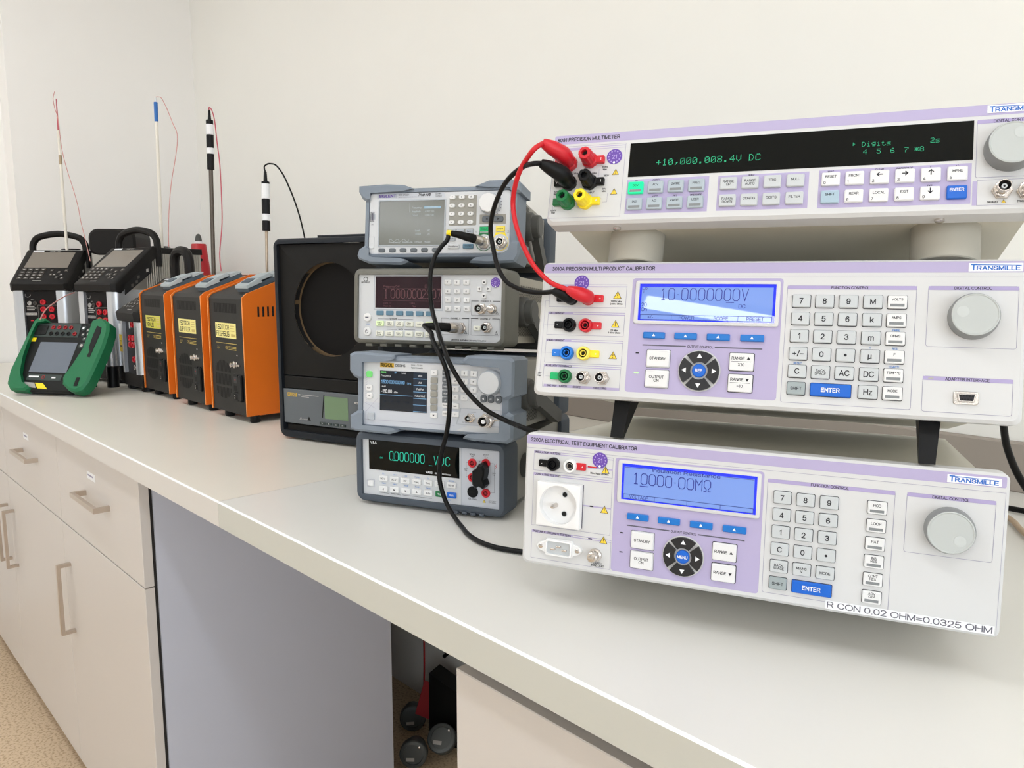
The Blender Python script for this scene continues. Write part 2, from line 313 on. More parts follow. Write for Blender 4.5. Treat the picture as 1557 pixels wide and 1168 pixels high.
class MB:
    """collects faces in millimetres (u right, v up, d out of the front) and links them as one mesh object"""
    def __init__(s, scale=0.001):
        s.v = []; s.f = []; s.mi = []; s.ms = []; s.sc = scale; s.T = None
    def slot(s, m):
        if m not in s.ms: s.ms.append(m)
        return s.ms.index(m)
    def add(s, pts, faces, m):
        b = len(s.v); k = s.slot(m)
        for (u, v, d) in pts:
            p = Vector((u, -d, v))
            if s.T is not None: p = s.T @ p
            s.v.append((p.x * s.sc, p.y * s.sc, p.z * s.sc))
        for f in faces:
            s.f.append(tuple(b + i for i in f)); s.mi.append(k)
    def flat(s, out, d, m):
        s.add([(u, v, d) for u, v in out], [tuple(range(len(out)))], m)
    def fill(s, u0, v0, u1, v1, d, m, r=0):
        s.flat(rrect(u0, v0, u1, v1, r), d, m)
    def plate(s, out, d0, d1, m, ch=0.0, cap=None, back=False):
        n = len(out)
        us = [p[0] for p in out]; vs = [p[1] for p in out]
        cu = (min(us) + max(us)) / 2; cv = (min(vs) + max(vs)) / 2
        hu = max(1e-6, (max(us) - min(us)) / 2); hv = max(1e-6, (max(vs) - min(vs)) / 2)
        pts = [(u, v, d0) for u, v in out]
        fs = []
        if ch:
            pts += [(u, v, d1 - ch) for u, v in out]
            k1 = 1 - min(.9, ch / hu); k2 = 1 - min(.9, ch / hv)
            ring = [(cu + (u - cu) * k1, cv + (v - cv) * k2, d1) for u, v in out]
        else:
            ring = [(u, v, d1) for u, v in out]
        pts += ring
        rings = len(pts) // n
        for q in range(rings - 1):
            for i in range(n):
                j = (i + 1) % n
                fs.append((q * n + i, q * n + j, (q + 1) * n + j, (q + 1) * n + i))
        if back: fs.append(tuple(reversed(range(n))))
        top = tuple((rings - 1) * n + i for i in range(n))
        if cap and cap != m:
            s.add(pts, fs, m)
            s.add(ring, [tuple(range(n))], cap)
        else:
            s.add(pts, fs + [top], m)
    def ring(s, out, inn, d0, d1, m, ch=0.0, inner_d=None):
        """frame between two outlines with equal vertex counts"""
        n = len(out); di = d0 if inner_d is None else inner_d
        us = [p[0] for p in out]; vs = [p[1] for p in out]
        cu = (min(us) + max(us)) / 2; cv = (min(vs) + max(vs)) / 2
        hu = (max(us) - min(us)) / 2; hv = (max(vs) - min(vs)) / 2
        L = [[(u, v, d0) for u, v in out]]
        if ch:
            L.append([(u, v, d1 - ch) for u, v in out])
            L.append([(cu + (u - cu) * (1 - ch * .35 / hu), cv + (v - cv) * (1 - ch * .35 / hv), d1 - ch * .3) for u, v in out])
            L.append([(cu + (u - cu) * (1 - ch / hu), cv + (v - cv) * (1 - ch / hv), d1) for u, v in out])
        else:
            L.append([(u, v, d1) for u, v in out])
        L.append([(u, v, d1) for u, v in inn]); L.append([(u, v, di) for u, v in inn])
        pts = [p for l in L for p in l]; fs = []
        for q in range(len(L) - 1):
            for i in range(n):
                j = (i + 1) % n
                fs.append((q * n + i, q * n + j, (q + 1) * n + j, (q + 1) * n + i))
        s.add(pts, fs, m)
    def box(s, u0, u1, v0, v1, d0, d1, m, ch=0.0):
        s.plate(rrect(u0, v0, u1, v1), d0, d1, m, ch, back=True)
    def line(s, u0, v0, u1, v1, w, d, m):
        L = math.hypot(u1 - u0, v1 - v0) or 1e-6
        a = (u1 - u0) / L * w / 2; b = (v1 - v0) / L * w / 2
        s.flat([(u0 - a + b, v0 - b - a), (u1 + a + b, v1 + b - a), (u1 + a - b, v1 + b + a), (u0 - a - b, v0 - b + a)], d, m)
    def poly(s, pts, w, d, m):
        for a, b in zip(pts, pts[1:]): s.line(a[0], a[1], b[0], b[1], w, d, m)
    def frame(s, u0, v0, u1, v1, w, d, m):
        s.poly([(u0, v0), (u1, v0), (u1, v1), (u0, v1), (u0, v0)], w, d, m)
    def text(s, t, u, v, h, m, al='L', w=None, bold=0.0, d=0.25, shear=0.0):
        if not t.strip(): return 0
        vs, fs = glyphs(t, bold, shear)
        k = h / CAP; kx = k
        x0 = min(p[0] for p in vs); x1 = max(p[0] for p in vs)
        if w: kx = w / (x1 - x0)
        L = (x1 - x0) * kx
        o = u - (0 if al == 'L' else L / 2 if al == 'C' else L) - x0 * kx
        s.add([(o + p[0] * kx, v + p[1] * k, d) for p in vs], fs, m)
        return L
    def seg(s, t, u, v, h, w, gap, lw, m, d=0.3, sl=0.0):
        """display characters from strokes; w character width, gap between"""
        for c in t:
            cw = w
            if c in '.*,': cw = w * .45
            for st in SF.get(c, []):
                pp = [tuple(float(q) for q in z.split(',')) for z in st.split()]
                if c in '.*,': pp = [(x - 1.2, y) for x, y in pp]
                s.poly([(u + x / 4 * w + sl * y, v + y / 6 * h) for x, y in pp], lw, d, m)
            u += cw + gap
        return u
    def lathe(s, prof, u, v, m, n=24, d=0.0, flute=None):
        pts = []; idx = []
        for r, z in prof:
            if r <= 0:
                idx.append([len(pts)]); pts.append((u, v, d + z)); continue
            row = []
            for k in range(n):
                a = 2 * math.pi * k / n
                rr = r
                if flute and k % flute[0] == 0: rr = r - flute[1]
                row.append(len(pts)); pts.append((u + rr * math.cos(a), v + rr * math.sin(a), d + z))
            idx.append(row)
        fs = []
        for a, b in zip(idx, idx[1:]):
            if len(a) == 1 and len(b) == 1: continue
            for k in range(n):
                j = (k + 1) % n
                if len(b) == 1: fs.append((a[k], a[j], b[0]))
                elif len(a) == 1: fs.append((a[0], b[j], b[k]))
                else: fs.append((a[k], a[j], b[j], b[k]))
        s.add(pts, fs, m)
    def tube(s, P, r, m, n=10, caps=True):
        P = [Vector(p) for p in P]
        rs = r if isinstance(r, (list, tuple)) else [r] * len(P)
        b = len(s.v); k = s.slot(m)
        up = None
        for i, p in enumerate(P):
            t = (P[min(i + 1, len(P) - 1)] - P[max(i - 1, 0)]).normalized()
            if up is None:
                up = t.cross(Vector((0.3, 0.2, 0.93))).normalized()
            up = (up - t * up.dot(t)).normalized()
            w = t.cross(up)
            for q in range(n):
                a = 2 * math.pi * q / n
                c = p + (up * math.cos(a) + w * math.sin(a)) * rs[i]
                s.v.append((c.x * s.sc, c.y * s.sc, c.z * s.sc))
        for i in range(len(P) - 1):
            for q in range(n):
                j = (q + 1) % n
                s.f.append((b + i * n + q, b + i * n + j, b + (i + 1) * n + j, b + (i + 1) * n + q)); s.mi.append(k)
        if caps:
            s.f.append(tuple(b + q for q in range(n))); s.mi.append(k)
            s.f.append(tuple(b + (len(P) - 1) * n + q for q in reversed(range(n)))); s.mi.append(k)
    def build(s, name, parent=None, smooth=True, kind=None, label=None):
        me = bpy.data.meshes.new(name)
        me.from_pydata(s.v, [], s.f)
        for m in s.ms: me.materials.append(MATS[m])
        me.polygons.foreach_set('material_index', s.mi)
        bm = bmesh.new(); bm.from_mesh(me)
        bmesh.ops.recalc_face_normals(bm, faces=bm.faces)
        bm.to_mesh(me); bm.free()
        if smooth:
            me.polygons.foreach_set('use_smooth', [True] * len(me.polygons))
            me.set_sharp_from_angle(angle=R(32))
        me.update()
        o = bpy.data.objects.new(name, me)
        COL.objects.link(o)
        if parent: o.parent = parent
        if kind: o['kind'] = kind
        if label: o['label'] = label
        return o

def orient(p, dr):
    """matrix (mm) that sends the local outward axis to dr and the origin to p (coordinates u,v,d)"""
    y = -Vector((dr[0], -dr[2], dr[1])).normalized()
    x = y.cross(Vector((0, 0, 1)))
    if x.length < 1e-3: x = Vector((1, 0, 0))
    x.normalize(); z = x.cross(y)
    return Matrix(((x.x, y.x, z.x, p[0]), (x.y, y.y, z.y, -p[2]), (x.z, y.z, z.z, p[1]), (0, 0, 0, 1)))
def smooth_path(P, n=6):
    P = [Vector(p) for p in P]; o = []
    for i in range(len(P) - 1):
        a = P[max(i - 1, 0)]; b = P[i]; c = P[i + 1]; e = P[min(i + 2, len(P) - 1)]
        for k in range(n):
            t = k / n
            o.append(0.5 * ((2 * b) + (c - a) * t + (2 * a - 5 * b + 4 * c - e) * t * t + (3 * b - a - 3 * c + e) * t ** 3))
    o.append(P[-1])
    return o
def tag(o, label, cat, group=None):
    o['label'] = label; o['category'] = cat
    if group: o['group'] = group
    return o
def thing(name, label, cat, x, y, z, yaw=0.0, tilt=0.0, group=None):
    o = bpy.data.objects.new(name, None)
    o.empty_display_size = 0.05
    COL.objects.link(o)
    o.location = (x, y, z + Z0); o.rotation_euler = (-R(tilt), 0, R(yaw))
    return tag(o, label, cat, group)
def struct(name, mb):
    return mb.build(name, smooth=False, kind='structure')
def wp(P): return [(a * 1000, b * 1000, (c + Z0) * 1000) for a, b, c in P]
# ------------------------------------------------------------------ room
def room():
    b = MB(1.0); b.box(-4.2, 4.0, -0.1, 0.0, 5.0, -1.6, 'floor_vinyl'); struct('floor', b)
    YB, XE = 1.47, -3.62
    b = MB(1.0); b.add([(-4.2, 0, -YB), (4.0, 0, -YB), (4.0, 2.86, -YB), (-4.2, 2.86, -YB)], [(0, 1, 2, 3)], 'wall_paint')
    b.box(-4.2, 4.0, 0, 2.86, -YB - .15, -YB - .001, 'wall_paint'); struct('wall_back', b)
    b = MB(1.0); b.box(-4.0, XE, 0, 2.86, -YB, -0.74, 'wall_paint_end')
    b.box(-4.0, XE - 0.13, 0, 2.86, -0.7401, 5.0, 'wall_paint_end'); struct('wall_left', b)
    b = MB(1.0); b.box(-4.2, 4.0, 2.86, 2.96, 5.0, -1.6, 'ceiling_paint'); struct('ceiling', b)
    b = MB(1.0); b.box(XE, 4.0, Z0, Z0 + .082, -YB + .001, -YB + .02, 'taupe_strip', .002); struct('trim_1', b)  # taupe strip along the foot of the back wall
    # window walls behind and to the right of the camera
    b = MB(1.0)
    b.box(-4.2, 4.0, 0, 0.85, 4.9, 5.0, 'wall_paint'); b.box(-4.2, 4.0, 2.55, 2.86, 4.9, 5.0, 'wall_paint')
    b.box(-4.2, -3.4, .85, 2.55, 4.9, 5.0, 'wall_paint'); b.box(3.4, 4.0, .85, 2.55, 4.9, 5.0, 'wall_paint'); struct('wall_front', b)
    b = MB(1.0)
    for x in (-3.4, -1.15, 1.1, 3.34): b.box(x, x + .06, .85, 2.55, 4.9, 4.98, 'tmw')
    b.box(-3.4, 3.4, .85, .91, 4.9, 4.98, 'tmw'); b.box(-3.4, 3.4, 2.49, 2.55, 4.9, 4.98, 'tmw'); struct('window_1', b)
    b = MB(1.0)
    b.box(3.9, 4.0, 0, .75, -1.6, 5.0, 'wall_paint'); b.box(3.9, 4.0, 2.6, 2.86, -1.6, 5.0, 'wall_paint')
    b.box(3.9, 4.0, .75, 2.6, -1.6, -1.0, 'wall_paint'); b.box(3.9, 4.0, .75, 2.6, 4.6, 5.0, 'wall_paint'); struct('wall_right', b)
    b = MB(1.0)
    for y in (-1.0, 0.85, 2.7, 4.54): b.box(3.92, 3.98, .75, 2.6, y, y + .06, 'tmw')
    b.box(3.92, 3.98, .75, .81, -1.0, 4.6, 'tmw'); b.box(3.92, 3.98, 2.54, 2.6, -1.0, 4.6, 'tmw'); struct('window_2', b)
    for y, row in ((-2.93, 'far'), (-0.2, 'near')):
        for x, w in ((0.02, 'third'), (-1.7, 'second'), (-3.4, 'first'), (1.75, 'fourth')):
            if w == 'fourth' and row == 'near': continue
            t = thing('ceiling_lamp', 'long white ceiling lamp, %s from the left wall in the row %s the bench' % (w, 'nearest' if row == 'near' else 'away from'), 'lamp', x, y, 1.745, group='ceiling lamps')
            b = MB(1.0); b.box(-.01, 1.32, .03, .062, -.08, .08, 'tmw', .004); b.build('housing', t)
            b = MB(1.0); b.box(0, 1.31, 0, .03, -.067, .067, 'lamp_diffuser', .004); b.build('diffuser', t)
    for i, x in enumerate((-.9, -2.4)):
        t = thing('ceiling_lamp', 'long white ceiling lamp in the rear row by the window wall, %s' % ('right one', 'left one')[i], 'lamp', x, -3.65, 1.745, group='ceiling lamps')
        b = MB(1.0); b.box(-.01, 1.32, .03, .062, -.08, .08, 'tmw', .004); b.build('housing', t)
        b = MB(1.0); b.box(0, 1.31, 0, .03, -.067, .067, 'lamp_diffuser', .004); b.build('diffuser', t)
room()

def worktops():
    for (xa, xb, nm, top, edge, lab) in ((-3.745, -1.172, 'l', 'laminate_top', 'laminate_edge', 'pale laminate worktop slab on the left of the seam, under the dry blocks'),
                                         (-1.171, 1.6, 'r', 'laminate_top_b', 'laminate_edge_b', 'pale laminate worktop slab on the right of the seam, under the stacked calibrators')):
        b = MB(1.0)
        y0, y1 = .4785, 1.4695
        c = .0025
        v = []
        prof = [(-.4785 - 0, -.0415), (-.4785, -c), (-.4785 - c, 0)]
        x0, x1 = xa, xb
        if nm == 'l' : ends = [(x0, x1)]
        pts = [(x0, -.0415, -y0), (x1, -.0415, -y0), (x1, -c, -y0), (x0, -c, -y0), (x0, 0, -y0 - c), (x1, 0, -y0 - c),
               (x1, 0, -y1), (x0, 0, -y1), (x1, -.0415, -y1), (x0, -.0415, -y1)]
        b.add(pts, [(0, 1, 2, 3)], edge)
        b.add(pts, [(3, 2, 5, 4)], 'print_white')  # white chamfer paints the highlight along the front edge
        b.add(pts, [(4, 5, 6, 7)], top)
        b.add(pts, [(9, 8, 1, 0), (7, 6, 8, 9), (1, 8, 6, 5, 2), (0, 3, 4, 7, 9)], edge)
        o = b.build('worktop', smooth=False)
        o.location.z = Z0
        tag(o, lab, 'worktop', 'worktop slabs of the bench')
worktops()

def cabinets():
    def bar_handle(par, x, z, w, h):
        """square U handle; x,z centre; horizontal if w>h"""
        b = MB(1.0); t = .012; d = .034
        if w > h:
            b.box(x - w / 2, x + w / 2, z - t / 2, z + t / 2, d - .009, d, 'satin_steel', .0008)
            for s in (x - w / 2, x + w / 2 - t * .7): b.box(s, s + t * .7, z - t / 2, z + t / 2, 0, d - .009, 'satin_steel')
        else:
            b.box(x - t / 2, x + t / 2, z - h / 2, z + h / 2, d - .009, d, 'satin_steel', .0008)
            for s in (z - h / 2, z + h / 2 - t * .7): b.box(x - t / 2, x + t / 2, s, s + t * .7, 0, d - .009, 'satin_steel')
        return b.build('handle', par, label='brushed steel bar handle')
    def unit(x0, x1, lab, hx_door, drawer=True, y1=1.10):
        t = thing('base_cabinet', lab, 'cabinet', x0, .5, 0, group='white base cabinets under the bench')
        w = x1 - x0; g = .0015
        b = MB(1.0)
        b.box(0, w - .001, -.965, -.043, -(y1 - .5), -.0265, 'cabinet_side')
        b.box(0, w - .006, -.965, -.043, -.0265, -.0195, 'gap_shadow'); b.build('carcass', t)
        b = MB(1.0); b.box(0.0, w - .001, -1.05, -.9651, -(y1 - .5), -.055, 'plinth'); b.build('plinth', t)
        if drawer:
            b = MB(1.0); b.box(g, w - g, -.2835, -.0535, -.0193, 0, 'cabinet_front', .001); d = b.build('drawer', t)
            bar_handle(d, w / 2 + .02, -.158, .185, 0)
            b = MB(1.0); b.fill(w / 2 - .045, -.118, w / 2 + .018, -.1, .0006, 'print_white')
            b.fill(w / 2 - .038, -.1105, w / 2 + .004, -.1065, .0009, 'ink_line')
            b.build('paper_label', d, label='small white paper label')
            top = -.2865
        else: top = -.0705
        b = MB(1.0); b.box(g, w - g, -.9645, top, -.0193, 0, 'cabinet_front', .001); dd = b.build('door', t)
        if hx_door is not None: bar_handle(dd, hx_door, -.48, 0, .19)
        return t
    unit(-2.238, -1.615, 'white base cabinet with one drawer and door beside the knee space', .05)
    unit(-2.882, -2.239, 'white base cabinet with drawer and door, second from the knee space', .05)
    unit(-3.525, -2.883, 'white base cabinet at the far left end with its door handle on the right', .60)
    unit(-.614, .4, 'white base cabinet with a plain front on the right of the knee space', None, False)
cabinets()

def knee_space():
    yb = 1.3
    def disc(x, z, r, lab, dr, y=yb, name='round_sensor_head'):
        t = thing(name, lab, 'sensor', x, y, z)
        b = MB(); b.T = orient((0, 0, 0), dr)
        b.lathe([(r * .7, -60), (r * .8, -22), (r, -20), (r, 0), (r * .93, 3), (r * .72, 4), (r * .7, 1), (0, 1)], 0, 0, 'grey_part', 28)
        b.build('body', t)
        b = MB(); b.T = orient((0, 0, 0), dr); b.lathe([(3.5, 3), (3.5, 6), (0, 7)], r * .45, r * .55, 'nickel', 8); b.build('screw', t)
        b = MB(); b.T = orient((0, 0, 0), dr); b.fill(-r * .5, -r * .45, r * .1, -r * .2, 5, 'print_grey'); b.build('plate_label', t)
        return t
    disc(-1.672, -.998, 40, 'grey round sensor head facing out at the bottom of the knee space', (.7, .15, .7), 1.205)
    disc(-1.650, -.975, 42, 'dark grey round sensor head lying tilted beside the back wall', (.5, .75, .75), 1.29)
    disc(-1.83, -1.005, 40, 'round sensor head half hidden behind the cabinet side', (.8, .1, .6), 1.32)
    t = thing('black_equipment_case', 'black equipment case with a round cap standing under the bench', 'case', -1.66, 1.40, -1.05, 20)
    b = MB(); b.add([(-120, 0, 30), (110, 0, 30), (110, 0, -40), (-120, 0, -40), (-120, 215, 26), (110, 120, 26), (110, 120, -36), (-120, 215, -36)], [(0, 1, 5, 4), (1, 2, 6, 5), (2, 3, 7, 6), (3, 0, 4, 7), (4, 5, 6, 7), (0, 3, 2, 1)], 'black_soft'); b.build('case_body', t)
    b = MB(); b.T = orient((10, 175, 0), (.3, 1, .3)); b.lathe([(22, -20), (22, 6), (18, 9), (15, 6), (0, 6)], 0, 0, 'grey_part', 20); b.build('cap', t)
    b = MB(); b.box(-29, 29, 0, 110, 0, 3, 'red_tag', .6)
    o = b.build('red_tag'); o.location = (-1.80, 1.34, Z0 - .995); o.rotation_euler = (R(-8), R(14), R(30)); tag(o, 'red tag hanging among the gear in the knee space', 'tag')
    for i, (P, r, m, lab) in enumerate((
        ([(-1.88, 1.36, -.046), (-1.86, 1.36, -.30), (-1.78, 1.38, -.42), (-1.72, 1.40, -.50), (-1.64, 1.42, -.42), (-1.60, 1.44, -.28), (-1.60, 1.44, -.046)], .005, 'cable_black', 'black cable looping under the bench behind the cabinet'),
        ([(-1.72, 1.42, -.046), (-1.70, 1.42, -.42), (-1.675, 1.42, -.58), (-1.70, 1.41, -.72), (-1.76, 1.39, -.80)], .006, 'cable_black', 'black cable hanging down to the case under the bench'),
        ([(-1.90, 1.35, -.046), (-1.88, 1.35, -.40), (-1.83, 1.36, -.60), (-1.82, 1.36, -.80), (-1.83, 1.36, -1.046)], .003, 'red_dark', 'thin dark red cable hanging in the knee space'))):
        b = MB(); b.tube(smooth_path(wp(P)), r * 1000, m); tag(b.build('hanging_cable'), lab, 'cable')
knee_space()

# ------------------------------------------------------------------ shared instrument parts
def POLAR(u0, v0, u1, v1, cu, cv, n=48):
    an = [360 * k / n for k in range(n)] + [math.degrees(math.atan2(v - cv, u - cu)) % 360 for u, v in ((u0, v0), (u1, v0), (u1, v1), (u0, v1))]
    return sorted(an)
def polar_rect(u0, v0, u1, v1, cu, cv, n=48):
    """points on a rectangle at even angles about a centre, corners kept"""
    o = []
    for a in POLAR(u0, v0, u1, v1, cu, cv, n):
        c, s = math.cos(R(a)), math.sin(R(a))
        k = min(((u1 - cu) / c if c > 1e-6 else (u0 - cu) / c if c < -1e-6 else 1e9), ((v1 - cv) / s if s > 1e-6 else (v0 - cv) / s if s < -1e-6 else 1e9))
        o.append((cu + c * k, cv + s * k))
    return o
def loc(u, v, d=0): return (u, -d, v)
def arrow(b, kind, u, v, s, d, m):
    q = {'up': [(-1, -.7), (1, -.7), (0, 1)], 'down': [(0, -1), (1, .7), (-1, .7)], 'left': [(-1, 0), (.7, -1), (.7, 1)], 'right': [(1, 0), (-.7, 1), (-.7, -1)]}[kind]
    b.flat([(u + x * s, v + y * s) for x, y in q], d, m)
def long_arrow(b, kind, u, v, s, d, m):
    dx, dy = {'left': (-1, 0), 'right': (1, 0), 'up': (0, 1), 'down': (0, -1)}[kind]
    b.line(u - dx * s, v - dy * s, u + dx * s * .9, v + dy * s * .9, s * .45, d, m)
    for k in (-1, 1):
        b.line(u + dx * s, v + dy * s, u + dx * .2 * s + k * dy * .8 * s, v + dy * .2 * s + k * dx * .8 * s, s * .4, d, m)
def key(par, u0, v0, u1, v1, mat, leg='', lm='ink', fs=2.2, d=3.0, r=1.2, bar=False, d0=0.0, name='key', bold=.02, corner=None, fit=True, ch=.7, label=None, dv=0):
    b = MB()
    b.plate(rrect(u0, v0, u1, v1, r, 3), d0, d, mat, ch)
    uc = (u0 + u1) / 2; vc = (v0 + v1) / 2 + dv
    if bar:
        b.fill(u0 + 2, v0 + 1.6, u1 - 2, v0 + 4.1, d + .06, 'key_bar'); vc += 2.2
    ls = [l for l in leg.split('|')] if leg else []
    lh = fs * 1.35
    for i, l in enumerate(ls):
        y = vc + (len(ls) - 1) * lh / 2 - i * lh
        if l.startswith('@@'): long_arrow(b, l[2:], uc, y, fs, d + .06, lm)
        elif l.startswith('@'): arrow(b, l[1:], uc, y, fs, d + .06, lm)
        elif l == '.': b.flat(circ(uc, y, fs * .28, 12), d + .06, lm)
        elif l:
            vs, _ = glyphs(l, bold); w = (max(p[0] for p in vs) - min(p[0] for p in vs)) * fs / CAP
            mx = (u1 - u0) * .84
            b.text(l, uc, y - fs / 2, fs, lm, 'C', w=mx if (w > mx and fit) else None, bold=bold, d=d + .06)
    if corner: b.text(corner, u0 + 1.6, v0 + 1.3, 2.4, lm, bold=.02, d=d + .06)
    return b.build(name, par, label=label)
def warn(b, u, v, s=4.6, d=.3):
    t = [(-1, -.8), (1, -.8), (0, 1)]
    b.flat([(u + x * s, v + y * s) for x, y in t], d, 'ink')
    b.flat([(u + x * s * .82, v - .06 * s + y * s * .82) for x, y in t], d + .05, 'warn_yellow')
    b.line(u, v - .1 * s, u, v + .42 * s, s * .16, d + .1, 'ink'); b.flat(circ(u, v - .45 * s, s * .1, 8), d + .1, 'ink')
def qc_sticker(par, u, v, r=8, d=.5):
    b = MB(); b.plate(circ(u, v, r, 28), d - .3, d, 'sticker')
    for k in range(12):
        if k == 9: continue
        a = 2 * math.pi * k / 12
        b.flat(circ(u + r * .74 * math.cos(a), v + r * .74 * math.sin(a), r * .1, 6), d + .05, 'sticker_l')
    b.text('21', u, v - r * .27, r * .5, 'sticker_l', 'C', bold=.02, d=d + .05)
    b.flat(circ(u, v - r * .78, r * .16, 8), d + .06, 'print_white')
    return b.build('round_sticker', par, label='round purple calibration sticker')
def terminal(par, u, v, mat, side, tmat=None, sign='', ring=None, lab=None, tl=16.5, r=7.2):
    b = MB()
    b.lathe([(r, 0), (r, 4.5), (r * .9, 6), (r * .66, 6), (r * .6, 3)], u, v, ring or mat, 26)
    b.lathe([(r * .6, 3.2), (r * .58, 1), (0, 1)], u, v, 'black_deep', 20)
    b.lathe([(3.1, 1), (3.1, 5), (2.5, 5), (2.3, 2)], u, v, mat if mat != 'socket_white' else 'nickel', 18)
    b.lathe([(2.3, 2), (0, 2)], u, v, 'black_deep', 12)
    x0, x1 = (u - tl, u - r * .8) if side < 0 else (u + r * .8, u + tl)
    b.plate(rrect(x0, v - 3.7, x1, v + 3.7, 1.2), 0, 2.4, tmat or mat, .5)
    if sign: b.text(sign, u + side * (tl - 3.4), v - 1.1, 2.2, 'print_white', 'C', bold=.03, d=2.5)
    return b.build('terminal', par, label=lab)
def bnc(par, u, v, s=1.0, L=13.0, hexr=7.6, d0=0.0, name='bnc_connector', label=None):
    b = MB()
    b.plate(circ(u, v, hexr * s, 6), d0, d0 + 2.2 * s, 'nickel', .4)
    b.lathe([(6.2 * s, 2.2 * s), (6.2 * s, 5 * s), (4.9 * s, 5.2 * s), (4.9 * s, L), (4.3 * s, L), (4.2 * s, L - 6), ], u, v, 'nickel', 22, d0)
    b.lathe([(4.2 * s, L - 6), (0, L - 6)], u, v, 'black_deep', 16, d0)
    b.lathe([(2.0 * s, L - 6), (2.0 * s, L - 2), (0.9 * s, L - 2), (0.9 * s, L - 4)], u, v, 'key_grey', 14, d0)
    b.lathe([(.9 * s, L - 4), (0, L - 4)], u, v, 'black_deep', 10, d0)
    for k in (0.6, 0.6 + math.pi):
        b.lathe([(.9 * s, L - 4.4), (.9 * s, L - 2.6), (0, L - 2.6)], u + 5.3 * s * math.cos(k), v + 5.3 * s * math.sin(k), 'nickel', 8, d0)
    return b.build(name, par, label=label)
def dial(par, u, v, dimple, r=19.5, h=15):
    b = MB()
    b.lathe([(r, 0), (r, h * .45), (r * .97, h * .8), (r * .92, h)], u, v, 'knob_grey', 40)
    b.lathe([(r * .92, h), (r * .88, h + .4), (r * .84, h - .2), (0, h - .2)], u, v, 'knob_cap', 40)
    a, q = dimple
    cu, cv = u + q * math.cos(R(a)), v + q * math.sin(R(a))
    b.lathe([(r * .25, h + .0), (r * .24, h - .1), (r * .19, h + .02), (r * .1, h - .1), (0, h - .12)], cu, cv, 'knob_dimple', 18)
    return b.build('rotary_knob', par)
def leg_block(par, u, v, d, name='foot', h=12, r=9, m='black_plastic'):
    b = MB(); b.T = orient((u, v, d), (0, -1, 0)); b.lathe([(r, -1), (r, h * .8), (r * .85, h), (0, h)], 0, 0, m, 20); b.T = None
    return b.build(name, par)
def logo_plate(par, u0, v0, u1, v1):
    b = MB(); b.plate(rrect(u0, v0, u1, v1), 0.1, .45, 'print_white')
    h = v1 - v0
    b.text('T', u0 + 1.5, v0 + h * .17, h * .66, 'logo_blue', bold=.05, d=.5, w=h * .62)
    b.text('RANSMILLE', u0 + 1.5 + h * .62, v0 + h * .17, h * .46, 'logo_blue', bold=.05, d=.5, w=(u1 - u0) - 3.6 - h * .62)
    b.flat([(u0 + 1.5, v0 + h * .86), (u1 - 1, v0 + h * .74), (u1 - 1, v0 + h * .68), (u0 + 1.5, v0 + h * .74)], .52, 'logo_blue')
    return b.build('logo_plate', par)
def bezel(par, H, W=440, ch=3.0):
    b = MB(); b.plate(rrect(0, 0, W, H, 6, 4), -24, 0, 'tmw', ch, back=True)
    return b.build('front_panel', par)
def chassis(par, H, W=440, depth=385, ins=9):
    b = MB(); b.box(ins + 4, W - ins - 4, ins, H - ins, -depth, -23.5, 'tm_chassis', 1.0)
    for k in range(9):
        pass
    return b.build('chassis', par)
def header(b, u0, v0, u1, v1, txt, hh=3.4, d=.15, m='lavender_dark', fs=2.3, al='C', r=2):
    b.poly([(p[0], p[1]) for p in rrect(u0, v0, u1, v1, r)] + [rrect(u0, v0, u1, v1, r)[0]], .35, d, 'ink_line')
    b.fill(u0, v1 - hh, u1, v1, d + .05, m)
    if txt:
        x = (u0 + u1) / 2 if al == 'C' else u0 + 2
        b.text(txt, x, v1 - hh * .5 - fs / 2, fs, 'ink', al, bold=.02, d=d + .12)
def small_box(b, u0, v0, u1, v1, txt):
    b.frame(u0, v0, u1, v1, .35, .15, 'ink_line')
    b.fill(u0, v1 - 2.6, u1, v1, .2, 'lavender')
    b.fill(u0 + 28 if len(txt) < 20 else u0 + 46, v1 - 1.7, u1, v1 - .5, .24, 'tmw')
    b.text(txt, u0 + 1.5, v1 - 2.2, 1.9, 'ink', bold=.03, d=.3)
def lcd(par, u0, v0, u1, v1, name='display'):
    b = MB()
    b.ring(rrect(u0 - 4.2, v0 - 3.4, u1 + 3.6, v1 + 3.2, 2.5), rrect(u0, v0, u1, v1, .01), 0, 2.0, 'tmw', .7, inner_d=.5)
    b.build('display_frame', par)
    b = MB(); b.fill(u0, v0, u1, v1, .55, 'lcd_border'); b.fill(u0 + 2.2, v0 + 1.2, u1 - 2.6, v1 - 3.2, .62, 'lcd_blue')
    return b
def nav_wheel(par, u, v, txt, ro=19.2):
    for k, nm in enumerate(('right', 'up', 'left', 'down')):
        b = MB(); a = 90 * k
        b.plate(sector(u, v, 8.6, ro, a - 40, a + 40), 0, 3, 'key_black')
        arrow(b, nm, u + 14.2 * math.cos(R(a)), v + 14.2 * math.sin(R(a)), 2.5, 3.08, 'print_white')
        b.build('arrow_key', par)
    b = MB(); b.lathe([(6.6, 0), (6.6, 2.6), (5.9, 3.4), (0, 3.6)], u, v, 'key_blue', 26)
    b.text(txt, u, v - 1.3, 2.6, 'print_white', 'C', bold=.04, d=3.75); b.build('centre_key', par, label='round blue centre key')
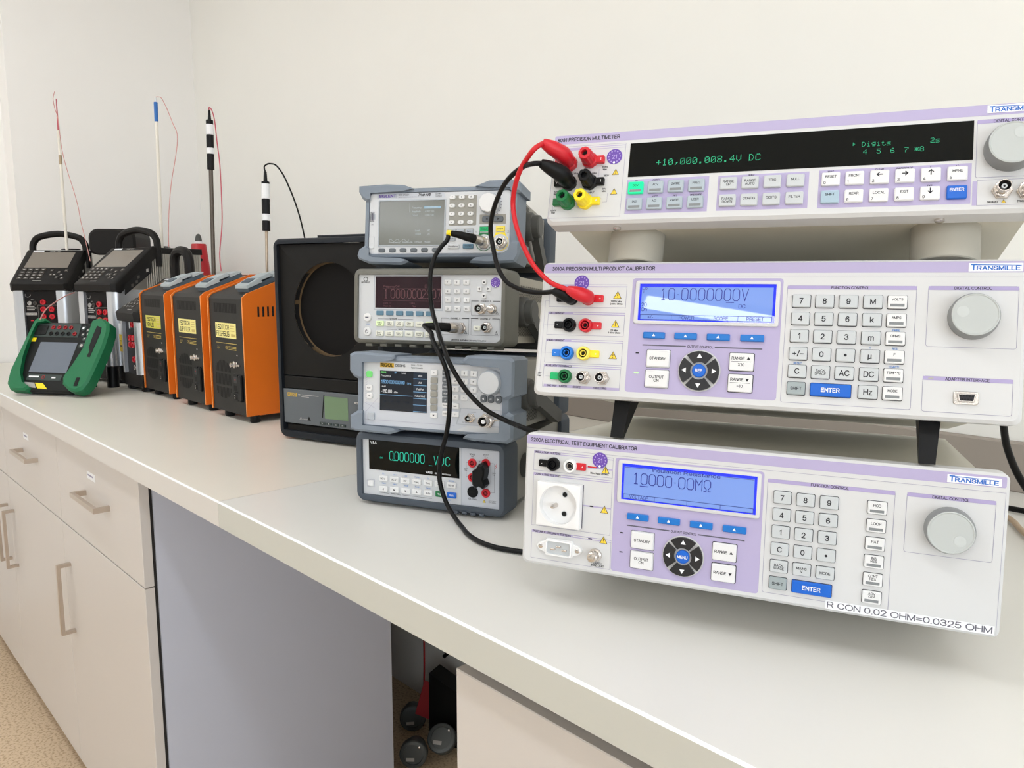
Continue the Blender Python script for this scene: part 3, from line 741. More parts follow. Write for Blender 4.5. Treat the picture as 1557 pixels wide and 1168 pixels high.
def output_block(par, b, dv, tx, rng):
    """soft keys, lines, standby, output, wheel and range keys shared by the two big calibrators"""
    for k in range(4):
        u = 114.4 + 31.4 * k
        key(par, u, 63.1 + dv, u + 21.7, 69.5 + dv, 'key_soft_blue', '@up', 'print_white', 1.6, r=.9, name='soft_key')
    b.fill(114, 55.9 + dv, 157.3, 57.1 + dv, .25, 'ink_soft'); b.fill(185.1, 55.9 + dv, 229.2, 57.1 + dv, .25, 'ink_soft')
    b.text('OUTPUT CONTROL', 171.2, 55.4 + dv, 2.1, 'ink', 'C', w=25, bold=.02)
    b.fill(107.6, 47.6 + dv, 111, 48.8 + dv, .3, 'ink'); 
    for (u, v, t, f) in ((119.8, 34.9, 'STANDBY', 2.5), (119.8, 14.7, 'OUTPUT|ON', 2.6)):
        b.fill(u - 1, v - 1 + dv, u + 23.4, v + 17.6 + dv, .2, 'ink_soft', 1.5)
        b.fill(u - .6, v - .6 + dv, u + 23, v + 17.2 + dv, .25, 'tmw', 1.5)
        key(par, u, v + dv, u + 22.4, v + 16.6 + dv, 'key_white', t, fs=f, bold=.025)
    for (v, nm) in ((34.9, 'up'), (14.5, 'down')):
        u = 200.1
        b.fill(u - .7, v - .7 + dv, u + 22.9, v + 17.4 + dv, .2, 'key_well', 1.5)
        kk = MB(); kk.plate(rrect(u, v + dv, u + 22.2, v + 16.7 + dv, 1.2, 3), 0, 3, 'key_white', .7)
        vv = v + dv + (10.4 if rng else 7.2)
        kk.text('RANGE', u + 2, vv, 2.5, 'ink', bold=.03, d=3.06, w=12); arrow(kk, nm, u + 17.6, vv + 1.2, 1.7, 3.06, 'ink')
        if rng:
            kk.line(u + 2, v + dv + 8.6, u + 20, v + dv + 8.6, .35, 3.06, 'ink')
            kk.text(rng[0 if nm == 'up' else 1], u + 11, v + dv + 4.3, 2.6, 'ink', 'C', bold=.02, d=3.06)
        kk.build('key', par)
    b.flat(circ(171.9, 33 + dv, 20.4, 40), .22, 'tmw')
    nav_wheel(par, 171.9, 33 + dv, tx)

# ------------------------------------------------------------------ the three calibrators on the right
def calibrator_3010():
    H = 141.5
    t = thing('multi_product_calibrator', 'white and lavender calibrator with red and black leads plugged in, middle of the right stack', 'calibrator', -.5715, .5747, .2265, 22.80, 12.10)
    bezel(t, H); chassis(t, H)
    b = MB()
    b.fill(2.4, 129.6, 437, 139.4, .1, 'lavender', 1.5)
    b.text('3010A PRECISION MULTI PRODUCT CALIBRATOR', 10.7, 132.6, 3.5, 'ink', w=110.5, bold=.03)
    b.line(1.5, 126.6, 438, 126.6, .3, .15, 'ink_line')
    b.fill(99.2, 8.5, 244.4, 124.4, .1, 'lavender', 3)
    for (v0, v1, s) in ((93.7, 117.5, 'VOLTAGE'), (64.1, 88.3, 'DC CURRENT'), (34.6, 59.5, 'HIGH CURRENT'), (9.0, 32.6, 'AUXILIARY TERMINALS')):
        small_box(b, 10.3, v0, 93.5, v1, s)
    b.fill(11.6, 9, 93.4, 11.6, .2, 'lavender')
    for x, s in ((15, 'GND  REF'), (29, 'EARTH'), (44, 'SCOPE'), (66, 'FREQ / PRG')): b.text(s, x, 9.4, 1.8, 'ink', bold=.03, d=.3)
    for v, ls in ((106.7, ('1000V Max.', '2 Wire Ohms')), (76.9, ('2A Max.', '4 Wire Ohms')), (44.4, ())):
        warn(b, 84.3, v, 4.4)
        for i, l in enumerate(ls): b.text(l, 83.6, v - 7.2 - 2.6 * i, 1.6, 'ink', 'C', bold=.03)
    b.poly([(10, 100), (6, 100), (6, 22)], .25, .15, 'ink_line'); b.poly([(6, 75), (20, 75)], .25, .15, 'ink_line')
    b.poly([(6, 45), (20, 45)], .25, .15, 'ink_line'); b.poly([(13, 20), (20, 20)], .25, .15, 'ink_line')
    b.text('20V', 6, 22, 1.5, 'ink', 'C', bold=.03); b.text('Max', 6, 19.6, 1.5, 'ink', 'C', bold=.03)
    output_block(t, b, 0, 'REF', ('X10', '\u00f710'))
    header(b, 248.3, 7.6, 356.4, 117.4, 'FUNCTION CONTROL')
    header(b, 365.6, 64, 433.4, 117.5, 'DIGITAL CONTROL')
    header(b, 365, 7.2, 432.2, 38, 'ADAPTER INTERFACE')
    b.fill(369, 35.4, 373, 37, .3, 'print_grey')
    cu = (253.6, 273.7, 293.8, 314.0, 333.7); rv = (108.5, 92.1, 75.7, 59.2, 42.8, 26.8)
    G = [('7', '8', '9', 'M', 'VOLTS'), ('4', '5', '6', 'k', 'AMPS'), ('1', '2', '3', 'm', 'OHMS'), ('+/\u2013', '0', '.', '\u00b5', 'F'), ('C', 'BACK|SPACE', 'AC', 'DC', 'TEMP \u00b0C'), ('SHIFT', None, None, 'Hz', 'MODE')]
    for ri, row in enumerate(G):
        for ci, s in enumerate(row):
            if s is None: continue
            u = cu[ci]; v = rv[ri] - 11.7; w = 15.5
            m = 'key_white' if ci == 4 else 'key_shift' if s == 'SHIFT' else 'key_grey'
            f = 2.0 if ci == 4 else 2.1 if '|' in s else 2.6 if s == 'SHIFT' else 4.6
            b.fill(u - .5, v - .6, u + w + .5, v + 12.2, .2, 'key_well', 1.4)
            key(t, u, v, u + w, v + 11.7, m, s, fs=f, bar=(ci == 4), bold=.025)
    b.fill(273.2, 14.4, 308.4, 27.2, .2, 'key_well', 1.4)
    key(t, 273.6, 15, 308, 26.6, 'key_blue', 'ENTER', 'print_white', 3.4, bold=.05, label='wide blue ENTER key')
    for u, v, s in ((341.5, 77, '\u2126 4WIRE'), (341.5, 60.6, 'RES'), (341.5, 44.2, 'TEMP \u00b0F'), (261.4, 44.2, 'RESET')): b.text(s, u, v - .4, 1.6, 'ink_blue', 'C', bold=.03)
    b.text('n', 321.7, 60.4, 1.6, 'ink_blue', 'C')
    b.build('panel_print', t, smooth=False)
    # display
    d = lcd(t, 107.2, 81.1, 238.6, 118.5)
    d.seg('10*0000000V', 128.5, 102.4, 11.4, 6.0, 2.2, .75, 'lcd_ink', .7)
    for s, u, v in (('Lo', 109.8, 112.4), ('20', 109.8, 95.6), ('On', 109.8, 90.8), ('DC', 204.8, 95.2)): d.text(s, u, v, 3.6, 'lcd_ink', d=.72)
    d.line(111.4, 109, 111.4, 111.4, .5, .72, 'lcd_ink')
    d.line(193.2, 100.6, 200, 100.6, .8, .72, 'lcd_ink')
    d.line(109.6, 87.2, 236, 87.2, .45, .7, 'lcd_ink'); d.frame(109.6, 82.5, 236, 87.2, .4, .7, 'lcd_ink')
    for x in (141, 173, 205): d.line(x, 82.5, x, 87.2, .4, .7, 'lcd_ink')
    for s, u in (('+/-', 120), ('POWER', 156), ('SCOPE', 189), ('PRESET', 221)): d.text(s, u, 83.3, 3.1, 'lcd_ink', 'C', d=.72)
    d.build('display', t, smooth=False)
    e = MB(); e.fill(107.4, 27.4, 112, 28.9, .35, 'led_green'); e.build('indicator_led', t, label='lit green indicator light')
    e = MB()
    terminal(t, 35.3, 102.8, 'black_plastic', -1)
    terminal(t, 53.4, 102.8, 'red', 1, sign='+')
    terminal(t, 35.3, 74.4, 'black_plastic', -1, sign='-'); terminal(t, 53.4, 74.4, 'red', 1, sign='+')
    terminal(t, 35.3, 44.9, 'blue_term', -1, sign='-'); terminal(t, 53.5, 45.2, 'yellow_pale', 1, tmat='yellow', sign='+')
    terminal(t, 35.1, 20.6, 'green_term', -1, tmat='green_tag')
    bnc(t, 55.5, 20.2); bnc(t, 75.2, 20.6)
    dial(t, 400.5, 90.5, (165, 9.5))
    qc_sticker(t, 44.8, 119.3)
    logo_plate(t, 395.4, 130.6, 435.6, 137.8)
    e = MB(); e.plate(rrect(388.8, 14.8, 407.8, 26.0, 2), 0, 1.4, 'nickel', .4)
    D = [(391.2, 24), (405.4, 24), (404.2, 17), (392.4, 17)]
    e.plate(D, 1.4, 5.0, 'nickel', .5); e.plate([(398.3 + (x - 398.3) * .84, 20.5 + (y - 20.5) * .76) for x, y in D], 5.0, 5.2, 'ink')
    for k in range(5): e.flat(circ(393.9 + 2.2 * k, 22.0, .7, 8), 5.3, 'black_deep')
    for k in range(4): e.flat(circ(395 + 2.2 * k, 19.0, .7, 8), 5.3, 'black_deep')
    e.build('serial_connector', t)
    for u in (84, 365):
        e = MB(); e.T = Matrix.Identity(4)
        e.add([(u, 10, -22), (u + 18, 10, -22), (u + 18, 10, -62), (u, 10, -62), (u + 1, -38.5, -10), (u + 14, -38.5, -10), (u + 14, -38.5, -16), (u + 1, -38.5, -16)],
              [(0, 1, 5, 4), (1, 2, 6, 5), (2, 3, 7, 6), (3, 0, 4, 7), (4, 5, 6, 7), (0, 3, 2, 1)], 'black_plastic')
        e.T = None
        e.build('tilt_leg', t)
    return t
calibrator_3010()

def calibrator_3200():
    H = 140.5
    t = thing('electrical_test_calibrator', 'white and lavender calibrator with a power socket, resting on the worktop under the right stack', 'calibrator', -.5705, .5574, .0459, 22.33, 5.18)
    bezel(t, H); chassis(t, H)
    b = MB()
    b.fill(1.5, 128.6, 437.3, 138.2, .1, 'lavender', 1.5)
    b.text('3200A ELECTRICAL TEST EQUIPMENT CALIBRATOR', 5.9, 131.6, 3.5, 'ink', w=115.3, bold=.03)
    b.line(1.2, 124.5, 437.2, 124.5, .3, .15, 'ink_line'); b.line(437.2, 3, 437.2, 124.5, .25, .15, 'ink_line')
    b.fill(99.2, 6.3, 243.9, 122.7, .1, 'lavender', 3)
    small_box(b, 10.2, 101, 96.8, 121.8, 'INSULATION TESTERS'); small_box(b, 10.5, 42.2, 96.8, 98.4, 'LOOP & RCD TESTERS'); small_box(b, 11, 7, 98.3, 37.2, 'PORTABLE APPLIANCE TESTERS')
    for v in (69.6, 109.4): b.fill(66, v - .7, 97, v + .7, .2, 'lavender')
    b.fill(70, 109.6, 80, 111, .24, 'red'); b.fill(74, 69, 78, 70.4, .3, 'ink'); b.fill(74, 35.2, 78, 36.6, .3, 'ink')
    b.text('Max. Input 300mA', 83, 103.4, 1.7, 'ink', 'C', bold=.03)
    warn(b, 89.3, 108.6, 4.3); warn(b, 89.9, 67.7, 4.3); warn(b, 90.4, 36.3, 4.3)
    b.text('EARTH', 85, 10.6, 1.8, 'ink', 'C', bold=.03); b.text('BOND LEAD', 85, 8.2, 1.8, 'ink', 'C', bold=.03)
    output_block(t, b, -1.4, 'MENU', None)
    b.fill(107.6, 26.4, 111, 27.6, .3, 'ink')
    header(b, 247.2, 9, 354.4, 116.7, 'FUNCTION CONTROL'); header(b, 363.8, 64.4, 430.7, 117, 'DIGITAL CONTROL')
    cu = (253.4, 273.5, 293.6); rv = (106.1, 89.9, 73.7, 57.5, 41.2, 25.2)
    G = [('7', '8', '9'), ('4', '5', '6'), ('1', '2', '3'), ('C', '0', '.'), ('BACK|SPACE', 'MAINS|V', 'MODE'), ('SHIFT', None, None)]
    for ri, row in enumerate(G):
        for ci, s in enumerate(row):
            if s is None: continue
            u = cu[ci]; v = rv[ri] - 11.3
            f = 2.1 if '|' in s else 2.3 if s == 'MODE' else 2.6 if s == 'SHIFT' else 4.5
            b.fill(u - .5, v - .6, u + 15.8, v + 11.8, .2, 'key_well', 1.4)
            key(t, u, v, u + 15.3, v + 11.3, 'key_shift' if s == 'SHIFT' else 'key_grey', s, fs=f, bold=.025)
    b.fill(273, 13.1, 308, 25.6, .2, 'key_well', 1.4)
    key(t, 273.4, 13.6, 307.6, 25.1, 'key_blue', 'ENTER', 'print_white', 3.4, bold=.05, label='wide blue ENTER key')
    for v, s in zip((106.2, 89.9, 73.7, 57.6, 41.4, 25.4), ('RCD', 'LOOP', 'PAT', 'INS|RES', 'CONT|RES', 'ACV|O/P')):
        b.fill(332.5, v - 11.9, 348.9, v + .5, .2, 'key_well', 1.4)
        key(t, 333, v - 11.3, 348.4, v, 'key_white', s, fs=2.2 if '|' not in s else 2.0, bar=True, bold=.03)
    b.build('panel_print', t, smooth=False)
    d = lcd(t, 107, 81.2, 238, 117.8)
    d.text('Insulation Resistance', 137.4, 112.0, 3.4, 'lcd_ink', w=66.5, d=.72)
    d.line(110, 114, 134, 114, .4, .7, 'lcd_ink'); d.line(207, 114, 235, 114, .4, .7, 'lcd_ink')
    x = d.seg('10000*00MO', 118.4, 98.2, 10.8, 6.2, 2.0, .75, 'lcd_ink', .7)
    d.line(126, 96.4, 133.4, 96.4, .8, .72, 'lcd_ink')
    d.line(109.4, 86.7, 235.4, 86.7, .45, .7, 'lcd_ink'); d.frame(109.4, 82.4, 235.4, 86.7, .4, .7, 'lcd_ink')
    for q in (141, 173, 205): d.line(q, 82.4, q, 86.7, .4, .7, 'lcd_ink')
    d.text('VOLTAGE', 115.4, 83.1, 3.0, 'lcd_ink', d=.72)
    d.build('display', t, smooth=False)
    terminal(t, 33, 109.5, 'black_plastic', -1, sign='-', r=7)
    terminal(t, 52, 109.6, 'socket_white', 1, tmat='red', sign='+', r=7, lab='white ringed terminal with a red tag')
    qc_sticker(t, 83, 118.2)
    # mains socket
    e = MB()
    sq = polar_rect(18.6, 45.2, 66, 91, 42.3, 68.1)
    cc = [(42.3 + 20.4 * math.cos(R(a)), 68.1 + 20.4 * math.sin(R(a))) for a in POLAR(18.6, 45.2, 66, 91, 42.3, 68.1)]
    e.ring(sq, cc, 0, 9, 'socket_white', .6, inner_d=.4)
    e.flat(circ(42.3, 68.1, 20.5, 36), .5, 'socket_white')
    for (x, y) in ((46.8, 78.6), (46.8, 58.4)): 
        e.lathe([(3.3, .5), (3.3, 1.0), (2.5, 1.0)], x, y, 'key_grey', 16); e.flat(circ(x, y, 2.6, 14), 1.05, 'black_deep')
    e.lathe([(2.4, .5), (2.4, 10), (1.6, 13), (0, 13.5)], 37.5, 66.6, 'nickel', 14)
    e.fill(66.1, 45.4, 67, 90.8, .3, 'ink_soft')
    e.build('mains_socket', t, label='white wall type mains socket with two holes and an earth pin')
    # appliance inlet
    e = MB()
    o = [(18, 21.6), (21, 17.6), (27.5, 15.6), (29.5, 13), (57, 13), (59, 15.6), (65.6, 17.6), (68.6, 21.6), (65.6, 26), (59, 28), (57, 31), (29.5, 31), (27.5, 28), (21, 26)]
    e.plate(o, 0, 3, 'socket_white', .6)
    e.ring(rrect(28.6, 13.6, 58, 30.4, 2.5), rrect(30.4, 15.2, 56.2, 28.8, 2), 2.5, 6, 'socket_white', .6, inner_d=-6)
    e.flat(rrect(30.4, 15.2, 56.2, 28.8, 2), 3.1, 'key_grey')
    for x, y in ((37, 20.4), (43.3, 23.6), (49.6, 20.4)): e.box(x - 2.6, x + 2.6, y - .8, y + .8, 3, 5.6, 'nickel', .2)
    for x in (22.8, 63.6):
        e.lathe([(2.5, 3), (2.5, 3.6), (1.6, 4), (0, 4)], x, 21.7, 'nickel', 14)
    e.build('appliance_inlet', t, label='white appliance inlet with three metal pins')
    e = MB(); e.lathe([(7, 0), (7, 3), (5.4, 4), (5.4, 13), (4.4, 14), (3, 14), (3, 17), (0, 17.4)], 82.5, 20.0, 'nickel', 20, flute=(2, .35)); e.build('earth_post', t)
    dial(t, 397.5, 88.6, (-42, 9.5))
    logo_plate(t, 393.5, 129.4, 433.6, 136.2)
    e = MB(); e.plate(rrect(303, 2.8, 436, 10.6), .1, .5, 'print_white'); e.text('R CON 0.02 OHM=0.0325 OHM', 304.5, 4.4, 5.0, 'ink_soft', w=130, d=.6); e.build('tape_label', t, label='printed white tape label')
    for u in (60, 372):
        leg_block(t, u, 9, -165, h=38, r=11)
        leg_block(t, u, 9, -350, h=20, r=11)
    return t
calibrator_3200()

def multimeter_8081():
    H = 96.5
    t = thing('precision_multimeter', 'slim white and lavender multimeter with a wide black display, top of the right stack', 'multimeter', -.5648, .5859, .4028, 23.68, 15.39)
    bezel(t, H); chassis(t, H, ins=7)
    b = MB()
    b.fill(1, 85.6, 437.5, 95.3, .1, 'lavender', 1.5)
    b.text('8081 PRECISION MULTIMETER', 4, 88.7, 3.5, 'ink', w=66.7, bold=.03)
    b.frame(1.6, 6.6, 77.6, 83, .3, .15, 'ink_line'); b.fill(1.8, 78.6, 77.4, 81.4, .15, 'lavender'); b.fill(30, 79, 77.4, 80.6, .2, 'tmw')
    warn(b, 69.4, 52.8, 3.6); warn(b, 69.5, 32.4, 3.6)
    for s, u, v in (('2 Wire \u2126', 26.5, 53), ('4 Wire \u2126', 46, 52.2), ('1000V', 58, 58), ('Max', 58, 55.6), ('350V', 60, 49), ('20A', 7.5, 34), ('Max', 7.5, 31.6), ('1000V', 7, 14), ('Max', 7, 11.6), ('30V', 59, 35), ('Max', 59, 32.6), ('INPUT', 46, 31.6)):
        b.text(s, u, v, 1.6, 'ink', 'C', bold=.03)
    b.poly([(6, 36), (6, 16)], .25, .15, 'ink_line'); b.poly([(38, 36), (38, 34), (46, 34)], .25, .15, 'ink_line'); b.poly([(52, 57), (52, 47)], .25, .15, 'ink_line'); b.poly([(58, 22), (63, 22), (63, 31)], .25, .15, 'ink_line')
    b.fill(82.2, 8.8, 162.4, 44, .12, 'lavender'); b.fill(170.9, 8.9, 252, 43.6, .12, 'lavender'); b.fill(260.3, 8.2, 381, 44, .12, 'lavender')
    b.fill(382, 6.4, 385.5, 27.6, .12, 'lavender')
    header(b, 384, 30.8, 440 - 4, 82, 'DIGITAL CONTROL', r=1.5)
    b.frame(385.5, 6.4, 436, 28.4, .3, .15, 'ink_line')
    b.text('GUARD', 397, 8.2, 1.6, 'ink', 'C', bold=.03); warn(b, 405, 9.4, 1.7); b.text('TRIG', 417, 8.2, 1.6, 'ink', 'C', bold=.03); b.fill(407, 24.6, 411, 26, .3, 'ink_soft')
    for u, v, s in ((91.7, 41.7, '1V'), (111.3, 42, 'ACDCV'), (111.3, 25, 'ACDCI'), (131, 25, 'PRT'), (151, 25, 'PRESSURE'), (201, 42.2, 'HOLD'), (270, 41.6, 'TEST'), (310, 41.6, 'CLEAR'), (330, 41.6, 'BACKSPACE'), (350, 41.6, '+'), (370.5, 41.5, '+/-'), (350, 24.7, 'EXP')):
        b.text(s, u, v, 1.5, 'ink', 'C', bold=.03)
    R1, R2 = 28.5, 12.1
    for u, a, c in ((84.2, 'DCV', 'DCI'), (103.9, 'ACV', 'ACI'), (123.6, '\u2126 2WIRE', '\u2126 4WIRE'), (143.4, 'FREQ', 'USER')):
        lit = a == 'DCV'
        key(t, u, R1, u + 15.3, R1 + 12.3, 'key_lit' if lit else 'key_led', a, fs=2, bar=True, bold=.02, label='lit green key' if lit else None)
        key(t, u, R2, u + 15.3, R2 + 11.9, 'key_led', c, fs=2, bar=True, bold=.02)
    for u, a, c in ((173.3, 'RANGE|UP', 'RANGE|DOWN'), (192.9, 'RANGE|AUTO', 'CONFIG'), (212.7, 'TRIG', 'DIGITS'), (232.8, 'NULL', 'FILTER')):
        key(t, u, R1 + .6, u + 15.4, R1 + 12.4, 'key_grey', a, fs=2.2, bold=.02, dv=1 if '|' not in a else 0); key(t, u, R2 + .4, u + 15.4, R2 + 11.9, 'key_grey', c, fs=2.2, bold=.02, dv=1 if '|' not in c else 0)
    T3 = ((262.9, 'RESET', '0', 'SHIFT', None), (282.6, 'FRONT', '1', 'REAR', '6'), (302.7, '@@left', '2', 'LOCAL', '7'), (322.7, '@@right', '3', 'EXIT', '8'), (342.7, '@@up', '4', '@@down', '9'), (362.8, 'MENU', '5', 'ENTER', None))
    for u, a, n1, c, n2 in T3:
        key(t, u, R1, u + 15.2, R1 + 12.4, 'key_white', a, fs=2.1, corner=n1, bold=.03, dv=2)
        m = 'key_shift_blue' if c == 'SHIFT' else 'key_blue' if c == 'ENTER' else 'key_white'
        key(t, u, R2, u + 15.2, R2 + 11.9, m, c, 'print_white' if c == 'ENTER' else 'ink', fs=2.4 if c == 'ENTER' else 2.1, corner=n2, bold=.03, dv=2)
    b.build('panel_print', t, smooth=False)
    d = MB(); d.fill(82.4, 46.8, 381.6, 82, .3, 'vfd_black')
    pix = {'+': '00000,00100,00100,11111,00100,00100,00000', '1': '00100,01100,00100,00100,00100,00100,01110', '0': '01110,10001,10011,10101,11001,10001,01110', ',': '0,0,0,0,00110,00100,01000', '.': '0,0,0,0,0,01100,01100',
           '8': '01110,10001,10001,01110,10001,10001,01110', '4': '00010,00110,01010,10010,11111,00010,00010', 'V': '10001,10001,10001,10001,10001,01010,00100', 'D': '11100,10010,10001,10001,10001,10010,11100', 'C': '01110,10001,10000,10000,10000,10001,01110',
           '2': '01110,10001,00001,00110,01000,10000,11111', 's': '00000,00000,01111,10000,01110,00001,11110', '5': '11111,10000,11110,00001,00001,10001,01110', '6': '00110,01000,10000,11110,10001,10001,01110', '7': '11111,00001,00010,00100,01000,01000,01000', '*': '00000,10101,01110,11111,01110,10101,00000',
           'i': '00100,00000,01100,00100,00100,00100,01110', 'g': '00000,01111,10001,10001,01111,00001,01110', 't': '01000,01000,11100,01000,01000,01001,00110', '>': '01000,01100,01110,01100,01000,00000,00000', ' ': ''}
    def dots(s, u, v, p):
        for c in s:
            for ri, row in enumerate(pix.get(c, '').split(',')):
                for ci, q in enumerate(row):
                    if q == '1': d.fill(u + ci * p, v + (6 - ri) * p, u + ci * p + p * .72, v + (6 - ri) * p + p * .72, .4, 'vfd_green')
            u += p * 6.1
    dots('+10,000.008.4V DC', 110, 57, .96)
    dots('> Digits', 286.5, 64.2, .66); dots('2s', 349, 64.2, .66)
    for s, u in (('4', 296), ('5', 307), ('6', 318), ('7', 329), ('*8', 337)): dots(s, u, 57, .66)
    d.build('display', t, smooth=False)
    # binding posts
    def post(u, v, m, tm, side, sign=''):
        e = MB()
        e.plate(rrect(min(u, u + side * 15.5), v - 3.8, max(u, u + side * 15.5), v + 3.8, 1), 0, 4.5, tm, .6)
        e.lathe([(8.2, 0), (8.2, 5), (7.0, 6), (6.8, 20), (6.2, 21.5), (3.4, 21.5), (3.2, 17)], u, v, m, 28, flute=(4, .6))
        e.lathe([(3.2, 17.2), (0, 17.2)], u, v, 'black_deep', 16)
        if sign: e.text(sign, u + side * 12.4, v - 1.2, 2.4, 'print_white', 'C', bold=.03, d=4.6)
        e.build('binding_post', t)
    post(20.3, 63.9, 'red', 'red', -1, 'V'); post(41.7, 66.1, 'red', 'red', 1, 'I'); post(21.5, 43.2, 'black_plastic', 'black_plastic', -1, 'V'); post(43.5, 43, 'black_plastic', 'black_plastic', 1, 'I')
    post(22.2, 22.6, 'green_term', 'green_term', -1); post(40.7, 22.7, 'yellow', 'yellow', 1, 'A')
    bnc(t, 403.5, 18.6, 1.05); bnc(t, 421.5, 17.6, 1.05)
    dial(t, 408.5, 54.5, (60, 9.5))
    qc_sticker(t, 66.8, 69.2, 8)
    logo_plate(t, 391, 87.6, 430.6, 94.4)
    for u in (82, 370):
        e = MB(); e.T = orient((u, 8, -62), (0, -1, .05)); e.lathe([(29, -2), (29, 1), (28.6, 2), (28.6, 36), (27.6, 37), (0, 37)], 0, 0, 'foot_beige', 40); e.T = None; e.build('round_foot', t)
        leg_block(t, u, 7, -340, h=28, r=12)
    for u in (72, 360):
        e = MB(); e.T = orient((u, 0, -14), (0, -1, 0)); e.lathe([(4, 0), (4, 2.2), (2.6, 3), (0, 3)], 0, 0, 'nickel', 14); e.T = None; e.build('screw', t)
    return t
multimeter_8081()
# ------------------------------------------------------------------ the stack of four bench instruments
def side_vents(par, u, v0, v1, d0, d1, step=5.2, m='black_deep'):
    """staggered diamond perforations on the right flank"""
    b = MB(); k = 0
    v = v0
    while v <= v1:
        d = d0 + (step / 2 if k % 2 else 0)
        while d <= d1:
            s = step * .36
            b.add([(u, v - s, -d), (u, v, -d - s * .8), (u, v + s, -d), (u, v, -d + s * .8)], [(0, 1, 2, 3)], m)
            d += step
        v += step * .5; k += 1
    return b.build('vent_holes', par, smooth=False, kind='stuff')
def bail(par, W, v, d, ang, L, m='hub_grey', r=22, off=0):
    """carrying handle: round hubs on both flanks, two arms and a rear cross bar"""
    b = MB()
    ca, sa = math.cos(R(ang)), math.sin(R(ang))
    for s, u in ((1, W + off), (-1, -off)):
        b.T = orient((u, v, -d), (s, 0, 0)); b.lathe([(r, -3), (r, 10), (r * .94, 13), (r * .8, 14), (r * .78, 24), (r * .7, 26), (0, 26)], 0, 0, m, 30)
        b.T = None
        w = 11
        q = []
        for uu in (u + s * 8, u + s * 21):
            q += [(uu, v + w * ca, -(d + w * sa * 1.0)), (uu, v - w * ca, -(d - w * sa)), (uu, v - w * ca - L * sa, -(d - w * sa + L * ca)), (uu, v + w * ca - L * sa, -(d + w * sa + L * ca))]
        b.add(q, [(0, 1, 2, 3), (4, 5, 6, 7), (0, 1, 5, 4), (1, 2, 6, 5), (2, 3, 7, 6), (3, 0, 4, 7)], m)
    vv, dd = v - L * sa, d + L * ca
    b.box(-off - 21, W + off + 21, vv - 9, vv + 9, -dd - 9, -dd + 9, m, 3)
    return b.build('carry_handle', par)

